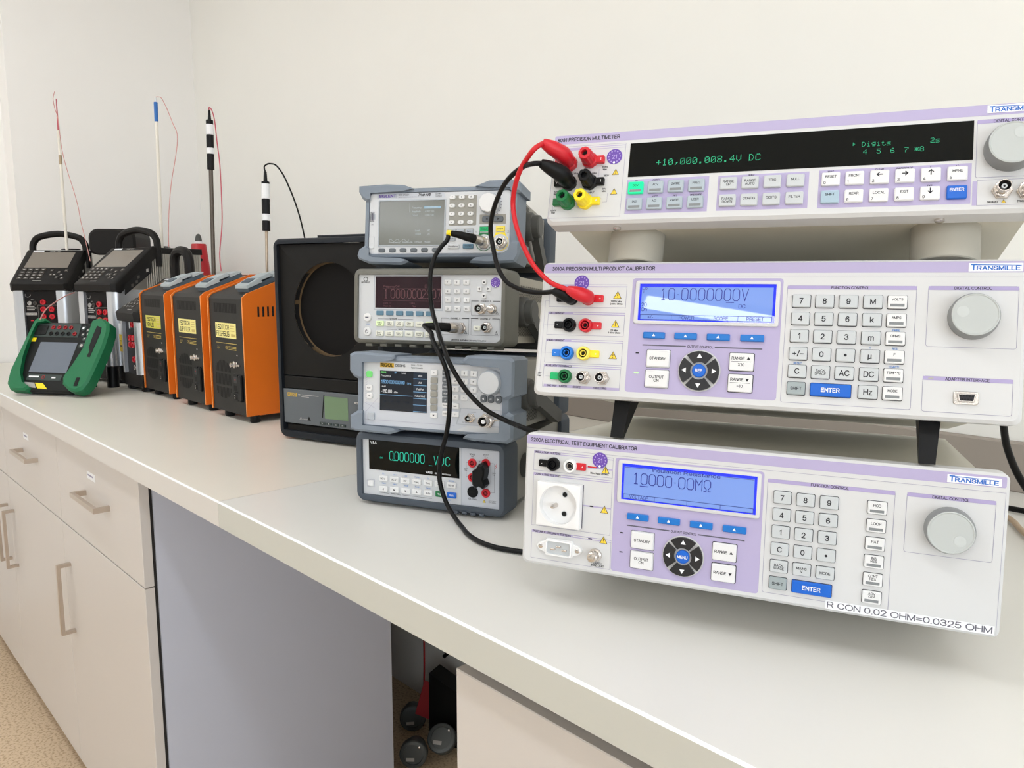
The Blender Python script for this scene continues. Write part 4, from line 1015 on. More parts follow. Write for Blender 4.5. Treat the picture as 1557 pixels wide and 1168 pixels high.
def meter_va():
    W_, H = 252.5, 110
    t = thing('bench_multimeter', 'blue-grey bench multimeter with green zeros, bottom of the stack of four', 'multimeter', -1.0155, .6305, .0045, 24.1, .7)
    b = MB()
    b.ring(rrect(0, 0, W_, H, 13, 5), rrect(12.2, 11.8, 243.8, 99, 2, 5), -48, 0, 'rubber_dark', 7, inner_d=-6)
    for k in range(5):
        for u in (22, 192): b.box(u + k * 9, u + k * 9 + 5, H - 1.4, H + 1.2, -44, -4, 'rubber_dark', .8)
    for k in range(4): b.box(170 + k * 14, 178 + k * 14, -.1, 4, -40, 1.6, 'rubber_dark', 1.2)
    b.build('front_bumper', t)
    b = MB(); b.box(9, 243, 8, 103, -262, -40, 'metal_grey', 2); b.build('chassis', t)
    b = MB(); b.ring(rrect(2, 1, 250.5, 109, 12, 5), rrect(11, 9, 241, 102, 3, 5), -300, -258, 'rubber_dark', 3); b.build('rear_bumper', t)
    bail(t, 243, 58, 100, -4, 172, r=19, off=-2)
    b = MB()
    b.fill(12, 11.6, 244, 99.2, -5.4, 'panel_white')
    b.fill(180.2, 12, 243.6, 98.8, -5.2, 'panel_shade'); b.fill(181.4, 12.6, 243.2, 98.2, -5.1, 'panel_cool')
    D = -4.9
    b.frame(19.4, 23.6, 32.4, 35.2, .3, D, 'ink_line')
    for u, s in ((49, 'DC I'), (68.6, 'AC I'), (88, '\u2126 4W'), (107, 'Period'), (126, '((o'), (146, 'Null'), (165, 'Min Max')): b.text(s, u, 45.6, 2, 'ink_blue', 'C', d=D)
    for u, s in ((49, 'Menu'), (68.6, 'Menu'), (88, 'Recall'), (107, 'Recall'), (126, 'Range')): b.text(s, u, 30.6, 2, 'ink_blue', 'C', d=D)
    b.text('RANGE / DIGITS', 70, 15.6, 1.7, 'ink', 'C', d=D); b.line(40, 16.3, 58, 16.3, .4, D, 'ink'); b.line(82, 16.3, 132, 16.3, .4, D, 'ink'); b.text('LOCAL', 160, 16.4, 2, 'ink_blue', 'C', d=D)
    b.text('SENSE', 199, 88.6, 2.2, 'ink', 'C', d=D); b.text('\u2126 4W', 199, 85.6, 1.8, 'ink', 'C', d=D); b.text('INPUT', 221, 89.6, 2.2, 'ink', 'C', d=D); b.text('V \u2126 \u25ba', 221, 86.4, 1.8, 'ink', 'C', d=D)
    b.text('HI', 210.6, 79.6, 2.0, 'ink', 'C', d=D); b.text('LO', 210.6, 46, 2, 'ink', 'C', d=D); b.text('I', 221, 43, 2, 'ink', 'C', d=D)
    b.text('10A  250V', 199, 21.8, 2.2, 'ink', 'C', d=D); warn(b, 218, 21.6, 2.6, D); b.text('CAT II 1000V', 231, 22.4, 1.5, 'ink', 'C', d=D); b.text('CAT III 600V', 231, 20.0, 1.5, 'ink', 'C', d=D)
    for P in ([(195, 77), (189, 77), (189, 56), (195, 56)], [(226, 79), (234, 79), (234, 36), (226, 36)], [(199, 50), (199, 46), (206, 46)]): b.poly(P, .35, D, 'ink_soft')
    b.text('200V', 188.6, 67, 1.6, 'ink', 'C', d=D); b.text('Max', 188.6, 64.6, 1.6, 'ink', 'C', d=D); b.text('1000V', 233, 64, 1.6, 'ink', 'C', d=D); b.text('Max', 233, 61.6, 1.6, 'ink', 'C', d=D)
    b.poly([(237, 78), (235, 75), (237.6, 75), (235.4, 72)], .5, D, 'red')
    b.build('panel_print', t, smooth=False)
    b = MB(); b.fill(23.2, 51.6, 178, 98.2, -4.8, 'vfd_black')
    D = -4.6
    b.text('V&A', 26.2, 92, 3.6, 'print_white', bold=.05, d=D)
    b.seg('0000000', 60, 69, 13.4, 6.2, 2.7, .85, 'vfd_cyan', D, .05)
    b.seg('.', 66.6, 69, 13.4, 6, 2, 1.3, 'vfd_cyan', D)
    b.seg('VDC', 136, 69, 12.6, 6.4, 3.4, .85, 'vfd_cyan', D, .05)
    b.text('S/R', 43, 70, 2.2, 'vfd_cyan', d=D); b.line(128, 66.6, 133, 66.6, .6, D, 'vfd_cyan')
    b.text('VA83', 122, 54.6, 3.0, 'print_white', bold=.05, d=D); b.text('6\u00bd Digit Multimeter', 137.5, 54.6, 2.2, 'print_white', bold=.03, d=D)
    b.build('display', t, smooth=False)
    D0, D1 = -5.1, -2.6
    for i, s in enumerate(('DC V', 'AC V', '\u2126 2W', 'Freq', 'Cont', '', 'MX+B')):
        u = 41.3 + 19.45 * i; dv = .22 * i
        key(t, u, 34.7 + dv, u + 15, 43.4 + dv, 'key_white', s or 'Arm', fs=2.5, d0=D0, d=D1, bold=.02)
    for i, s in enumerate(('@left', '@right', '@down', '@up', 'Auto', 'Trig', 'Shift')):
        u = 41.5 + 19.45 * i; dv = .42 * i
        m = 'green_term' if s == 'Trig' else 'key_blue' if s == 'Shift' else 'key_white'
        key(t, u, 18.4 + dv, u + 14.8, 27.2 + dv, m, s, 'print_white' if m != 'key_white' else 'ink', fs=2.6 if s[0] != '@' else 1.7, d0=D0, d=D1, bold=.02, label=None if m == 'key_white' else ('green trigger key' if s == 'Trig' else 'blue shift key'))
    key(t, 20.7, 24.8, 31, 34, 'key_white', '', d0=D0, d=D1, name='power_button'); 
    def jack(u, v, m='red', r=6.6):
        e = MB(); e.lathe([(r, 0), (r, 2.4), (r * .9, 3), (r * .55, 3), (r * .5, 1)], u, v, m, 24, D0); e.lathe([(r * .5, 1), (0, .6)], u, v, 'black_deep', 16, D0)
        e.lathe([(r * .34, .6), (r * .34, 2.4), (r * .2, 2.4), (0, 1.4)], u, v, 'red_dark', 12, D0); e.build('terminal', t)
    for u, v in ((199.3, 77.2), (199.4, 55.6), (221, 78.6), (221, 34.4)): jack(u, v)
    e = MB(); e.lathe([(8.6, 0), (8.6, 1), (8, 2.4), (0, 2.6)], 199.7, 33.9, 'black_plastic', 26, D0); e.fill(195.5, 33.4, 203.9, 34.4, -2.3, 'black_deep'); e.build('fuse_cap', t)
    e = MB(); e.plate([(207.5, 50), (212, 44.5), (217.5, 48), (224, 44.8), (228, 50.4), (224.6, 58), (226.4, 66), (226.8, 74), (223, 80), (217.6, 81), (213.6, 74), (207.4, 70), (206.6, 60)], D0 + 3, 16, 'black_plastic', 2.5)
    e.lathe([(4.4, -1), (4.4, 4), (3, 5), (0, 4)], 206.8, 57.4, 'black_plastic', 16, D0 + 3); e.build('shorting_plug', t, label='black moulded shorting plug')
meter_va()

def horn(b, u0, v0, u1, v1, d0, d1, m, ch=5): b.plate(rrect(u0, v0, u1, v1, min(abs(u1 - u0), abs(v1 - v0)) * .42, 5), d0, d1, m, ch, back=True)

def generator_rigol():
    W_, H = 261.5, 113.8
    t = thing('signal_generator', 'white signal generator with a small dark screen, directly above the blue-grey bench multimeter', 'generator', -1.0002, .6165, .1232, 25.8, 3.34)
    b = MB()
    b.ring(rrect(8, 2, 254, 111, 9, 5), rrect(17.6, 7, 243, 104, 4, 5), -52, -3, 'rubber_blue', 5, inner_d=-10)
    for (o) in ([(-2, 112), (-2, 88), (4, 80), (12, 76), (19, 76), (19, 102), (52, 103), (74, 108), (74, 113.5), (20, 116), (6, 116)],
                [(0, 0), (8, -3), (66, -4.5), (80, 0), (78, 3.5), (50, 5), (20, 5), (20, 28), (12, 28), (6, 24), (-1, 20)],
                [(262, 112), (256, 116.5), (190, 116.5), (182, 110), (196, 104.5), (240, 103.5), (243, 100), (243, 62), (250, 56), (262, 62)],
                [(262, 2), (262, 36), (254, 40), (244, 36), (243, 9), (215, 5), (190, 2.5), (185, -2), (200, -4), (254, -4.5)]):
        b.plate(list(reversed(o)) if False else o, -54, 3, 'rubber_blue', 3.5, back=True)
    b.build('front_bumper', t)
    b = MB(); b.box(14, 246, 8, 107, -240, -45, 'metal_grey', 2); b.build('chassis', t)
    b = MB(); b.ring(rrect(6, 7, 256, 112, 10, 5), rrect(16, 13, 244, 104, 3, 5), -290, -236, 'rubber_dark', 3); b.box(17, 243, 14, 103, -262, -240, 'metal_grey'); b.build('rear_bumper', t)
    bail(t, 246, 58, 82, 20, 130, r=24)
    side_vents(t, 246.3, 16, 38, 60, 150); side_vents(t, 246.3, 70, 100, 140, 225)
    b = MB()
    D = -4.2
    P = rrect(17.8, 6, 246, 104, 4, 4)
    b.plate(P, -10, -4.6, 'panel_cool', 1.2)
    b.fill(20, 40.8, 240, 104 - 3, -4.5, 'panel_white', 2); b.flat([(22, 8), (172, 8), (190, 16), (240, 16), (240, 12), (236, 8)], -4.45, 'panel_white')
    b.flat([(178, 41), (242, 41), (240, 17), (172, 17), (176, 30)], -4.4, 'panel_shade'); b.flat([(180, 40), (241, 40), (239.4, 18), (174, 18), (178, 30)], -4.35, 'panel_cool')
    b.fill(47.4, 94.4, 70.6, 101, D, 'gold'); b.text('RIGOL', 48.4, 95.4, 4.4, 'black_deep', w=21, bold=.06, d=D + .1); b.text('DSG815', 73, 96, 3.2, 'ink', bold=.03, d=D)
    b.text('9 kHz ~ 1.5 GHz', 99, 98.4, 1.9, 'ink', d=D); b.text('Signal Generator', 99, 94.6, 1.9, 'ink', d=D)
    b.line(20, 15, 170, 15, .3, D, 'ink_line'); b.line(44, 33, 44, 92, .3, D, 'ink_line'); b.poly([(23, 26), (44, 48)], .3, D, 'ink_line'); b.poly([(22, 40), (40, 32)], .3, D, 'ink_line')
    for k in range(14): b.line(22.6, 40 + 3.3 * k, 25.6, 41.6 + 3.3 * k, .3, D, 'ink_line')
    for k in range(16):
        a = R(150 + 15 * k) if False else R(-60 + 20 * k)
    b.text('LF OUTPUT', 190, 20, 1.9, 'ink', 'C', d=D + .2); b.text('RF OUTPUT 50\u2126', 222, 19, 1.7, 'ink', 'C', d=D + .2); b.text('50V DC', 236, 26, 1.6, 'gold', 'C', d=D + .2)
    b.line(196, 36, 203, 36, .4, D + .2, 'ink_soft'); b.line(229, 36, 236, 36, .4, D + .2, 'ink_soft')
    b.build('panel', t, smooth=False)
    b = MB(); b.fill(47.4, 30.2, 125.4, 89.4, -3.9, 'tft_black'); D = -3.7
    b.fill(103, 30.8, 125, 88.8, -3.8, 'tft_panel')
    for k in range(6): b.line(103.5, 79.5 - 9.6 * k, 124.6, 79.5 - 9.6 * k, .6, D, 'tft_blue')
    b.text('RIGOL', 49, 85.8, 2.4, 'tft_green', bold=.03, d=D); b.text('RF', 72, 85.8, 2.2, 'tft_blue', d=D); b.text('Local', 84, 85.8, 2, 'print_white', d=D)
    b.text('Frequency', 49.5, 80.8, 2.5, 'print_white', d=D); b.text('1.500 000 000 00', 50, 70.6, 4.6, 'tft_blue', w=39, bold=.03, d=D); b.text('GHz', 93, 70.6, 2.6, 'tft_blue', d=D)
    b.text('Level', 49.5, 65, 2.4, 'print_white', d=D); b.text('-110.00', 50, 56.8, 4.6, 'print_white', bold=.03, d=D, w=18); b.text('dBm', 71, 56.8, 2.4, 'print_white', d=D)
    b.line(48, 53.6, 102, 53.6, .5, D, 'tft_blue'); b.frame(48.6, 32, 102, 52.6, .3, D, 'tft_panel')
    for k, s in enumerate(('AM', 'FM', 'PM', 'PULSE')): b.text(s, 54 + 11.4 * k, 43, 2.2, 'tft_panel', d=D)
    for s, v in (('Mod', 84), ('AM', 74), ('FM/PM', 64.4), ('Pulse Mod', 54.6)): b.text(s, 114, v - 1.4, 2.6, 'print_white', 'C', d=D)
    b.build('display', t, smooth=False)
    D0, D1 = -4.6, -1.6
    key(t, 24.8, 78.4, 34.6, 88, 'tft_green', '', d0=D0, d=D1, r=3, label='lit green key')
    key(t, 24.6, 58, 35, 67.6, 'key_white', 'MOD', fs=1.8, d0=D0, d=D1, r=3); key(t, 25.6, 46, 35.8, 55.4, 'key_white', 'RF', fs=1.8, d0=D0, d=D1, r=3)
    key(t, 28, 14.6, 39, 26, 'panel_shade', '', d0=D0, d=D1, r=2.4, name='power_button')
    key(t, 131.8, 85.6, 142.6, 94, 'key_white', '\u25a1', fs=2, d0=D0, d=D1)
    for k in range(5):
        v = 74.6 - 10.05 * k; key(t, 131.8, v, 142.4, v + 8.4, 'metal_grey', '', d0=D0, d=D1, name='soft_key')
    key(t, 131.8, 24, 143, 31.6, 'key_white', '@down', fs=1.6, d0=D0, d=D1)
    for k in range(5):
        v = 86.6 - 10.0 * k; key(t, 150.4, v, 162, v + 8.2, 'key_slate', ('FREQ', 'LEVEL', 'SWEEP', 'MOD', 'LF')[k], 'print_white', fs=1.9, d0=D0, d=D1)
    NK = (('7', '8', '9'), ('4', '5', '6'), ('1', '2', '3'), ('0', '.', '+/-'))
    for r_ in range(4):
        for c in range(3):
            u = 165.6 + 14.3 * c; v = 87 - 11.6 * r_; key(t, u, v, u + 10.6, v + 8, 'key_white', NK[r_][c], fs=2.6, d0=D0, d=D1)
    for i, (u, v, s) in enumerate(((151, 39.6, 'Storage'), (166, 39.2, 'Help'), (151, 27.6, 'Utility'), (166, 27.4, '?'))): key(t, u, v, u + 11.2, v + 8, 'key_white', s, fs=1.8, d0=D0, d=D1)
    b = MB(); b.lathe([(18.5, 0), (18.5, 1), (17.2, 2), (17, 12), (16, 14), (0, 14.4)], 226.5, 80, 'panel_shade', 44, D0)
    b.lathe([(15.4, 14.6), (0, 14.8)], 226.5, 80, 'panel_white', 36, D0); b.build('rotary_knob', t)
    for u, s in ((214.9, '@left'), (226.2, 'OK'), (237.6, '@right')): key(t, u - 4.6, 51, u + 4.6, 61.4, 'key_slate', s, 'print_white', fs=1.7, d0=D0, d=D1, r=3)
    bnc(t, 195.5, 27.6, .95, d0=D0); 
    b = MB(); b.plate(circ(221, 25.6, 11.4, 6), D0, D0 + 3, 'nickel', .5); b.lathe([(9.6, 3), (9.6, 8), (7.6, 9), (7.6, 19), (6.8, 19), (6.6, 10)], 221, 25.6, 'nickel', 28, D0, flute=(2, .3)); b.lathe([(6.6, 10), (0, 10)], 221, 25.6, 'black_deep', 18, D0)
    b.lathe([(3, 10), (3, 17), (1.2, 17), (0, 15)], 221, 25.6, 'print_white', 16, D0); b.build('bnc_connector', t, label='large round output connector')
generator_rigol()

def counter_agilent():
    W_, H = 261.5, 118.3
    t = thing('frequency_counter', 'olive-grey framed frequency counter with a dark maroon display in the stack of four', 'counter', -1.0719, .6671, .2453, 26.5, 4.1)
    b = MB(); b.ring(rrect(0, 0, W_, H, 11, 5), rrect(9.4, 5.6, 257 - 3, 108.6, 2, 5), -58, 0, 'rubber_olive', 7, inner_d=-5)
    for k in range(9): b.box(22 + k * 26, 34 + k * 26, -4.5, .5, -50, -4, 'rubber_olive', 1.5)
    b.build('front_bumper', t)
    b = MB(); b.box(8, 252, 6, 111, -250, -50, 'metal_warm', 2); b.build('chassis', t)
    b = MB(); b.ring(rrect(2, 0, 259, 117, 12, 5), rrect(12, 9, 248, 108, 3, 5), -300, -246, 'rubber_olive', 3); b.box(12.5, 247.5, 9.5, 107.5, -270, -250, 'metal_grey'); b.build('rear_bumper', t)
    bail(t, 252, 56, 90, 30, 105, r=24)
    side_vents(t, 252.3, 18, 46, 66, 230); side_vents(t, 252.3, 76, 98, 66, 230)
    b = MB(); D = -4.3
    b.fill(9.2, 5.4, 254.2, 108.8, -4.6, 'panel_white')
    b.fill(36, 53, 156.4, 108, -4.5, 'panel_shade'); b.fill(38, 55, 155, 107, -4.45, 'panel_white')
    b.poly([(21.4 + 3.6 * math.cos(R(a)), 101.6 + 3.0 * math.sin(R(a))) for a in range(60, 311, 25)], .9, D, 'ink'); b.poly([(21.4 + 3.6 * math.cos(R(a)), 101.6 + 3.0 * math.sin(R(a))) for a in range(-60, 61, 20)], .9, D, 'ink')
    b.text('PICOTEST', 21.2, 95.4, 2.0, 'ink', 'C', bold=.04, d=D, w=15)
    for u0, v0, u1, v1, s in ((204.3, 47.6, 250.6, 68.6, 'CHANNEL 3'), (155, 17.2, 200.4, 42.2, 'CHANNEL 1'), (204.3, 17.4, 250, 42.4, 'CHANNEL 2')):
        b.frame(u0, v0, u1, v1, .35, D, 'ink_soft'); b.fill(u0 + 12, v1 - 1, u1 - 12, v1 + 1, D + .1, 'panel_white'); b.text(s, (u0 + u1) / 2, v1 - .9, 2.1, 'ink', 'C', bold=.03, d=D + .2)
        b.line(u0, v1 + .3, u0 + 11, v1 + .3, .9, D + .1, 'ink'); b.line(u1 - 11, v1 + .3, u1, v1 + .3, .9, D + .1, 'ink')
        b.poly([(u1 - 7, v0 + 2), (u1 - 2.4, v0 + 2), (u1 - 4.7, v0 + 6.4), (u1 - 7, v0 + 2)], .5, D, 'ink'); b.line(u1 - 4.7, v0 + 3.4, u1 - 4.7, v0 + 5, .4, D, 'ink')
    b.text('U6200A 400MHz Universal Counter', 200.8, 8.4, 2.1, 'ink', 'C', bold=.02, d=D, w=58)
    b.text('MEASURE', 72, 38.6, 2, 'ink', 'C', bold=.04, d=D); b.text('MATH', 85, 22.4, 2, 'ink', 'C', bold=.04, d=D); b.text('Local', 26.4, 29.6, 1.9, 'ink_blue', 'C', d=D)
    b.line(44, 39.3, 64, 39.3, .6, D, 'ink_soft'); b.line(80, 39.3, 106, 39.3, .6, D, 'ink_soft'); b.line(61, 23, 78, 23, .6, D, 'ink_soft'); b.line(92, 23, 110, 23, .6, D, 'ink_soft')
    b.build('panel', t, smooth=False)
    b = MB(); b.fill(39.2, 56.6, 153.6, 105.8, -4.2, 'vfd_maroon'); D = -4.0
    b.seg('1', 55, 72, 13.4, 6.6, 2.6, 1.0, 'vfd_dim', D); b.seg('000', 67, 72, 13.4, 6.6, 2.4, 1.0, 'vfd_dim', D); b.seg('000', 96, 72, 13.4, 6.6, 2.0, 1.0, 'vfd_dim', D); b.seg('290', 121, 72, 13.4, 6.6, 2.0, 1.0, 'vfd_dim', D); b.seg('7', 147.4, 72, 13.4, 5.6, 2.0, 1.0, 'vfd_dim', D)
    for u in (93.4, 119.4): b.fill(u, 72, u + 1.4, 73.4, D, 'vfd_dim')
    b.text('Frequency CH1', 54, 88.6, 3, 'vfd_dim', d=D); b.frame(53, 68, 152, 87, .25, D, 'vfd_dim'); b.text('Gate: 1 s', 54, 63, 2.6, 'vfd_dim', d=D); b.text('1 MHz', 100, 63, 2.6, 'vfd_dim', d=D); b.text('Timer: Int', 54, 58.4, 2.4, 'vfd_dim', d=D); b.text('Filter', 104, 58.4, 2.4, 'vfd_dim', d=D)
    b.frame(126, 88.6, 129, 93, .4, D, 'vfd_dim')
    b.build('display', t, smooth=False)
    D0, D1 = -4.6, -2
    for k in range(6):
        u = 42 + 17.4 * k; key(t, u, 45, u + 12.4, 52.2, 'key_steel', '', d0=D0, d=D1, name='soft_key')
    L1 = ('Freq &|Ratio', 'Time &|Period', 'V/P|Peak', 'Other|Meas', 'Utility', 'Run'); L2 = ('Save &|Extras', 'Limit|Mode', 'Scale &|Offset', 'Stats', 'Store &|Recall', 'Trig|Output')
    for k in range(6):
        u = 41.8 + 17.35 * k
        key(t, u, 28 - .06 * k, u + 13.6, 36.2, 'key_glow' if k in (0, 5) else 'key_cream', L1[k], fs=1.9, d0=D0, d=D1, label='lit greenish key' if k in (0, 5) else None)
        key(t, u - .3, 12, u + 13.3, 20.6, 'key_cream', L2[k], fs=1.9, d0=D0, d=D1)
    for v, s in ((41.3, 'USB'), (18.9, '')):
        e = MB(); e.lathe([(7, 0), (6.8, 2.4), (6, 3.4), (0, 3.8)], 26.3, v, 'key_white', 26, D0)
        if s: e.fill(23.4, v - .9, 29.2, v + .9, -.7, 'ink_soft')
        else:
            e.poly([(26.3 + 2.5 * math.cos(R(a)), v + 2.5 * math.sin(R(a))) for a in range(125, 416, 20)], .7, -.7, 'ink'); e.line(26.3, v + .6, 26.3, v + 3.4, .7, -.7, 'ink')
        e.build('round_button', t)
    NK = (('7', '8', '9'), ('4', '5', '6'), ('1', '2', '3'), ('0', '.', '+/-'))
    for r_ in range(4):
        for c in range(3):
            u = 159.6 + 15.4 * c + .5 * r_; v = 92.9 - 13.3 * r_; key(t, u, v, u + 10.2, v + 7.6, 'key_white', NK[r_][c], fs=2.6, d0=D0, d=D1)
    for u, v, s in ((224.6, 97.3, '@up'), (217, 87.1, '@left'), (231.6, 87.2, '@right'), (224.6, 76.6, '@down')): key(t, u - 3.4, v - 3.6, u + 3.8, v + 3.6, 'key_white', s, fs=1.8, d0=D0, d=D1)
    key(t, 208.9, 24.4, 220, 31.6, 'key_cream', '50\u2126', fs=2, d0=D0, d=D1)
    bnc(t, 230.5, 29.4, 1.15, d0=D0); bnc(t, 221, 57.4, 1.2, 16, d0=D0); bnc(t, 187, 27.6, 1.25, 15, d0=D0)
    b = MB(); b.lathe([(7.2, 0), (7.2, 4), (6, 5), (6, 10), (4.4, 10.6), (0, 10.6)], 238.5, 57.2, 'nickel', 22, D0, flute=(2, .3)); b.build('adapter', t)
    qc_sticker(t, 242.4, 96.7, 7.6, d=-4)
counter_agilent()

def generator_siglent():
    t = thing('waveform_generator', 'grey-white waveform generator with a large screen, top of the stack of four', 'generator', -1.0712, .6995, .3858, 32.0, 6.84)
    b = MB()
    b.ring(rrect(-8, -6, 246, 105, 9, 5), rrect(.3, .2, 235.2, 97.8, 4, 5), -58, -2, 'rubber_blue', 5, inner_d=-8)
    for o in ([(-17, 109), (-17, 100), (-10, 88), (-3, 84), (2, 86), (2, 97), (60, 99), (76, 103), (60, 109), (30, 111)],
              [(-17, -2), (-14, -8), (4, -15), (60, -17), (72, -12), (58, -8), (8, -6), (2, -2), (2, 10), (-4, 14), (-14, 8)],
              [(252, 106), (246, 112), (200, 112), (178, 104), (198, 101), (236, 100), (238, 92), (252, 92)],
              [(252, -2), (252, 18), (240, 20), (236, 6), (222, -4), (180, -8), (172, -14), (200, -16), (246, -14)]):
        b.plate(o, -60, 3, 'rubber_blue', 3.5, back=True)
    b.build('front_bumper', t)
    b = MB(); b.box(2, 234, 2, 98, -250, -50, 'metal_grey', 2); b.build('chassis', t)
    b = MB(); b.ring(rrect(-8, -6, 245, 104, 10, 5), rrect(4, 4, 232, 96, 3, 5), -310, -262, 'rubber_dark', 3); b.box(5, 231, 5, 95, -290, -250, 'metal_grey'); b.build('rear_bumper', t)
    bail(t, 234, 60, 108, 38, 92, r=24)
    side_vents(t, 234.3, 62, 94, 76, 130); side_vents(t, 234.3, 6, 44, 60, 140)
    b = MB(); D = -2.2
    b.plate(rrect(.6, .4, 235, 97.4, 5, 4), -8, -3, 'panel_cool', 1.0)
    b.fill(2, 1.6, 233.6, 96.4, -2.9, 'panel_white', 4)
    b.flat([(12.9, 88.2), (129.8, 88.2), (126, 96.2), (12.9, 96.2)], -2.7, 'panel_cool')
    b.fill(14, 89.4, 48, 95.6, -2.6, 'panel_shade', .5); b.text('SIGLENT', 17, 90.6, 3.9, 'sticker', w=29, bold=.06, d=D)
    b.text('SDG 2122X', 50, 92.6, 2.6, 'ink_soft', d=D); b.text('Function/Arbitrary Waveform Generator', 50, 89.6, 1.5, 'ink_soft', w=32, d=D); b.text('True Arb', 84, 91.4, 4.4, 'ink', bold=.04, shear=.35, w=21, d=D); b.text('120 MHz', 112, 93.4, 2, 'ink', d=D); b.text('1.2GSa/s', 112, 90, 2, 'ink', d=D)
    b.fill(135.9, 44, 180.6, 90.6, -2.6, 'metal_grey', 1.5); b.fill(133.8, 30, 177.4, 39, -2.6, 'metal_grey', 1); b.fill(185.8, 45.6, 228, 60.4, -2.6, 'metal_grey', 1)
    for (u, v, m) in ((193.8, 17.5, 'green_term'), (219.6, 17.6, 'yellow')):
        o = [(u + 13.4 * math.cos(R(a)), v + 13.4 * math.sin(R(a))) for a in range(-220, 41, 10)] + [(u + 7.5, 32), (u + 7.5, 42), (u - 7.5, 42), (u - 7.5, 32)]
        b.flat(o, -2.65, m); o2 = [(u + 12.4 * math.cos(R(a)), v + 12.4 * math.sin(R(a))) for a in range(0, 360, 12)]; b.flat(o2, -2.55, 'panel_white'); b.fill(u - 6.6, 32.6, u + 6.6, 41.2, -2.55, 'panel_white')
    b.text('1', 180, 32, 3, 'ink', d=D); b.text('2', 231, 32, 3, 'ink', d=D)
    for k in range(8):
        a = R(-70 + 13 * k); b.flat(circ(198 + 22 * math.cos(a), 77 + 22 * math.sin(a), .9, 8), D, 'ink_soft')
    b.fill(1.8, 56, 11.4, 64, -2.5, 'panel_shade'); b.frame(3.6, 52.4, 9, 67.6, .8, D, 'ink'); b.fill(4.8, 54, 7.8, 66, D, 'ink_soft')
    b.text('USB', 6.4, 47, 1.6, 'ink_soft', 'C', d=D)
    b.build('panel', t, smooth=False)
    b = MB(); b.ring(rrect(16.4, 12.2, 130.2, 86.6, 2), rrect(18.6, 14.4, 128.2, 84.4, .5), -3, -1.6, 'panel_shade', .5, inner_d=-2.6)
    b.build('display_frame', t)
    b = MB(); b.fill(18.6, 14.4, 128.2, 84.4, -2.5, 'lcd_off'); D = -2.3
    b.fill(94, 71.4, 122, 75, D - .1, 'lcd_off_hi')
    for s, u, v in (('Frequency', 74, 72), ('1.000 000 kHz', 95.5, 72.2), ('Amplitude', 74, 66), ('4.000 Vpp', 95.5, 66), ('Offset', 74, 60), ('0.000 Vdc', 95.5, 60), ('Load', 80, 36), ('HiZ', 100, 36), ('Output', 80, 30.6), ('ON', 100, 30.6)): b.text(s, u, v, 2.4, 'lcd_off_txt', d=D)
    b.line(70, 66, 70, 80, .4, D, 'lcd_off_txt'); b.text('Frequency   Amplitude   Offset   Phase', 36, 18, 2.2, 'lcd_off_txt', d=D, w=70)
    b.poly([(36 + k * 1.1, 22 + 1.8 * math.sin(k * .62)) for k in range(32)], .4, D, 'lcd_off_txt')
    b.build('display', t, smooth=False)
    D0, D1 = -2.9, -.6
    for k in range(6):
        u = 18.6 + 18.15 * k; key(t, u, 3.2, u + 11.2, 9.6, 'key_slate', '', d0=D0, d=D1, r=2.4, name='soft_key')
    NK = (('7', '8', '9'), ('4', '5', '6'), ('1', '2', '3'), ('.', '0', '+/-'))
    for r_ in range(4):
        for c in range(3):
            u = 141 + 15.2 * c - .2 * r_; v = 87.8 - 13 * r_; key(t, u - 5, v - 3.2, u + 5, v + 3.2, 'key_white', NK[r_][c], fs=2.4, d0=D0, d=D1, r=3.1)
    for u, s in ((135, 'Mod'), (149.4, 'Sweep'), (163.8, 'Burst')): key(t, u, 31.2, u + 12.4, 37.8, 'panel_shade', s, fs=2, d0=D0, d=D1)
    for u, s in ((134.4, 'Param'), (163.6, 'Ch1/2')): key(t, u, 20, u + 13, 26.6, 'panel_shade', s, fs=2, d0=D0, d=D1)
    key(t, 134.6, 8, 154, 14.6, 'panel_white', 'Waveforms', fs=2.2, d0=D0, d=D1); key(t, 160, 8, 177, 15.4, 'key_steel', 'Ch1/Ch2', fs=2.2, d0=D0, d=D1)
    key(t, 186.8, 34, 200.8, 41, 'green_tag', 'Output', fs=2.2, d0=D0, d=D1, label='green output key'); key(t, 212.8, 34, 226.6, 41.2, 'yellow_pale', 'Output', fs=2.2, d0=D0, d=D1, label='yellow output key')
    key(t, 190, 48.6, 206, 57.6, 'key_slate', '@left', fs=2, d0=D0, d=D1, r=3); key(t, 208, 48.6, 224, 57.6, 'key_slate', '@right', fs=2, d0=D0, d=D1, r=3)
    key(t, 1.6, 9, 10.4, 29, 'panel_white', '', d0=D0, d=-1.4, r=2.4, name='power_button')
    b = MB(); b.lathe([(17.2, 0), (17.2, 1.2), (15.8, 1.4)], 202, 76.4, 'panel_shade', 40, D0); b.lathe([(15.6, 0), (15.4, 10), (14.2, 13), (0, 13.6)], 202, 76.4, 'key_white', 40, D0, flute=(4, .9)); b.build('rotary_knob', t)  # grey base ring paints the shading around the white knob
    bnc(t, 222, 16.4, 1.25, 14, d0=D0); bnc(t, 194, 16.8, 1.35, 15, d0=D0)
generator_siglent()

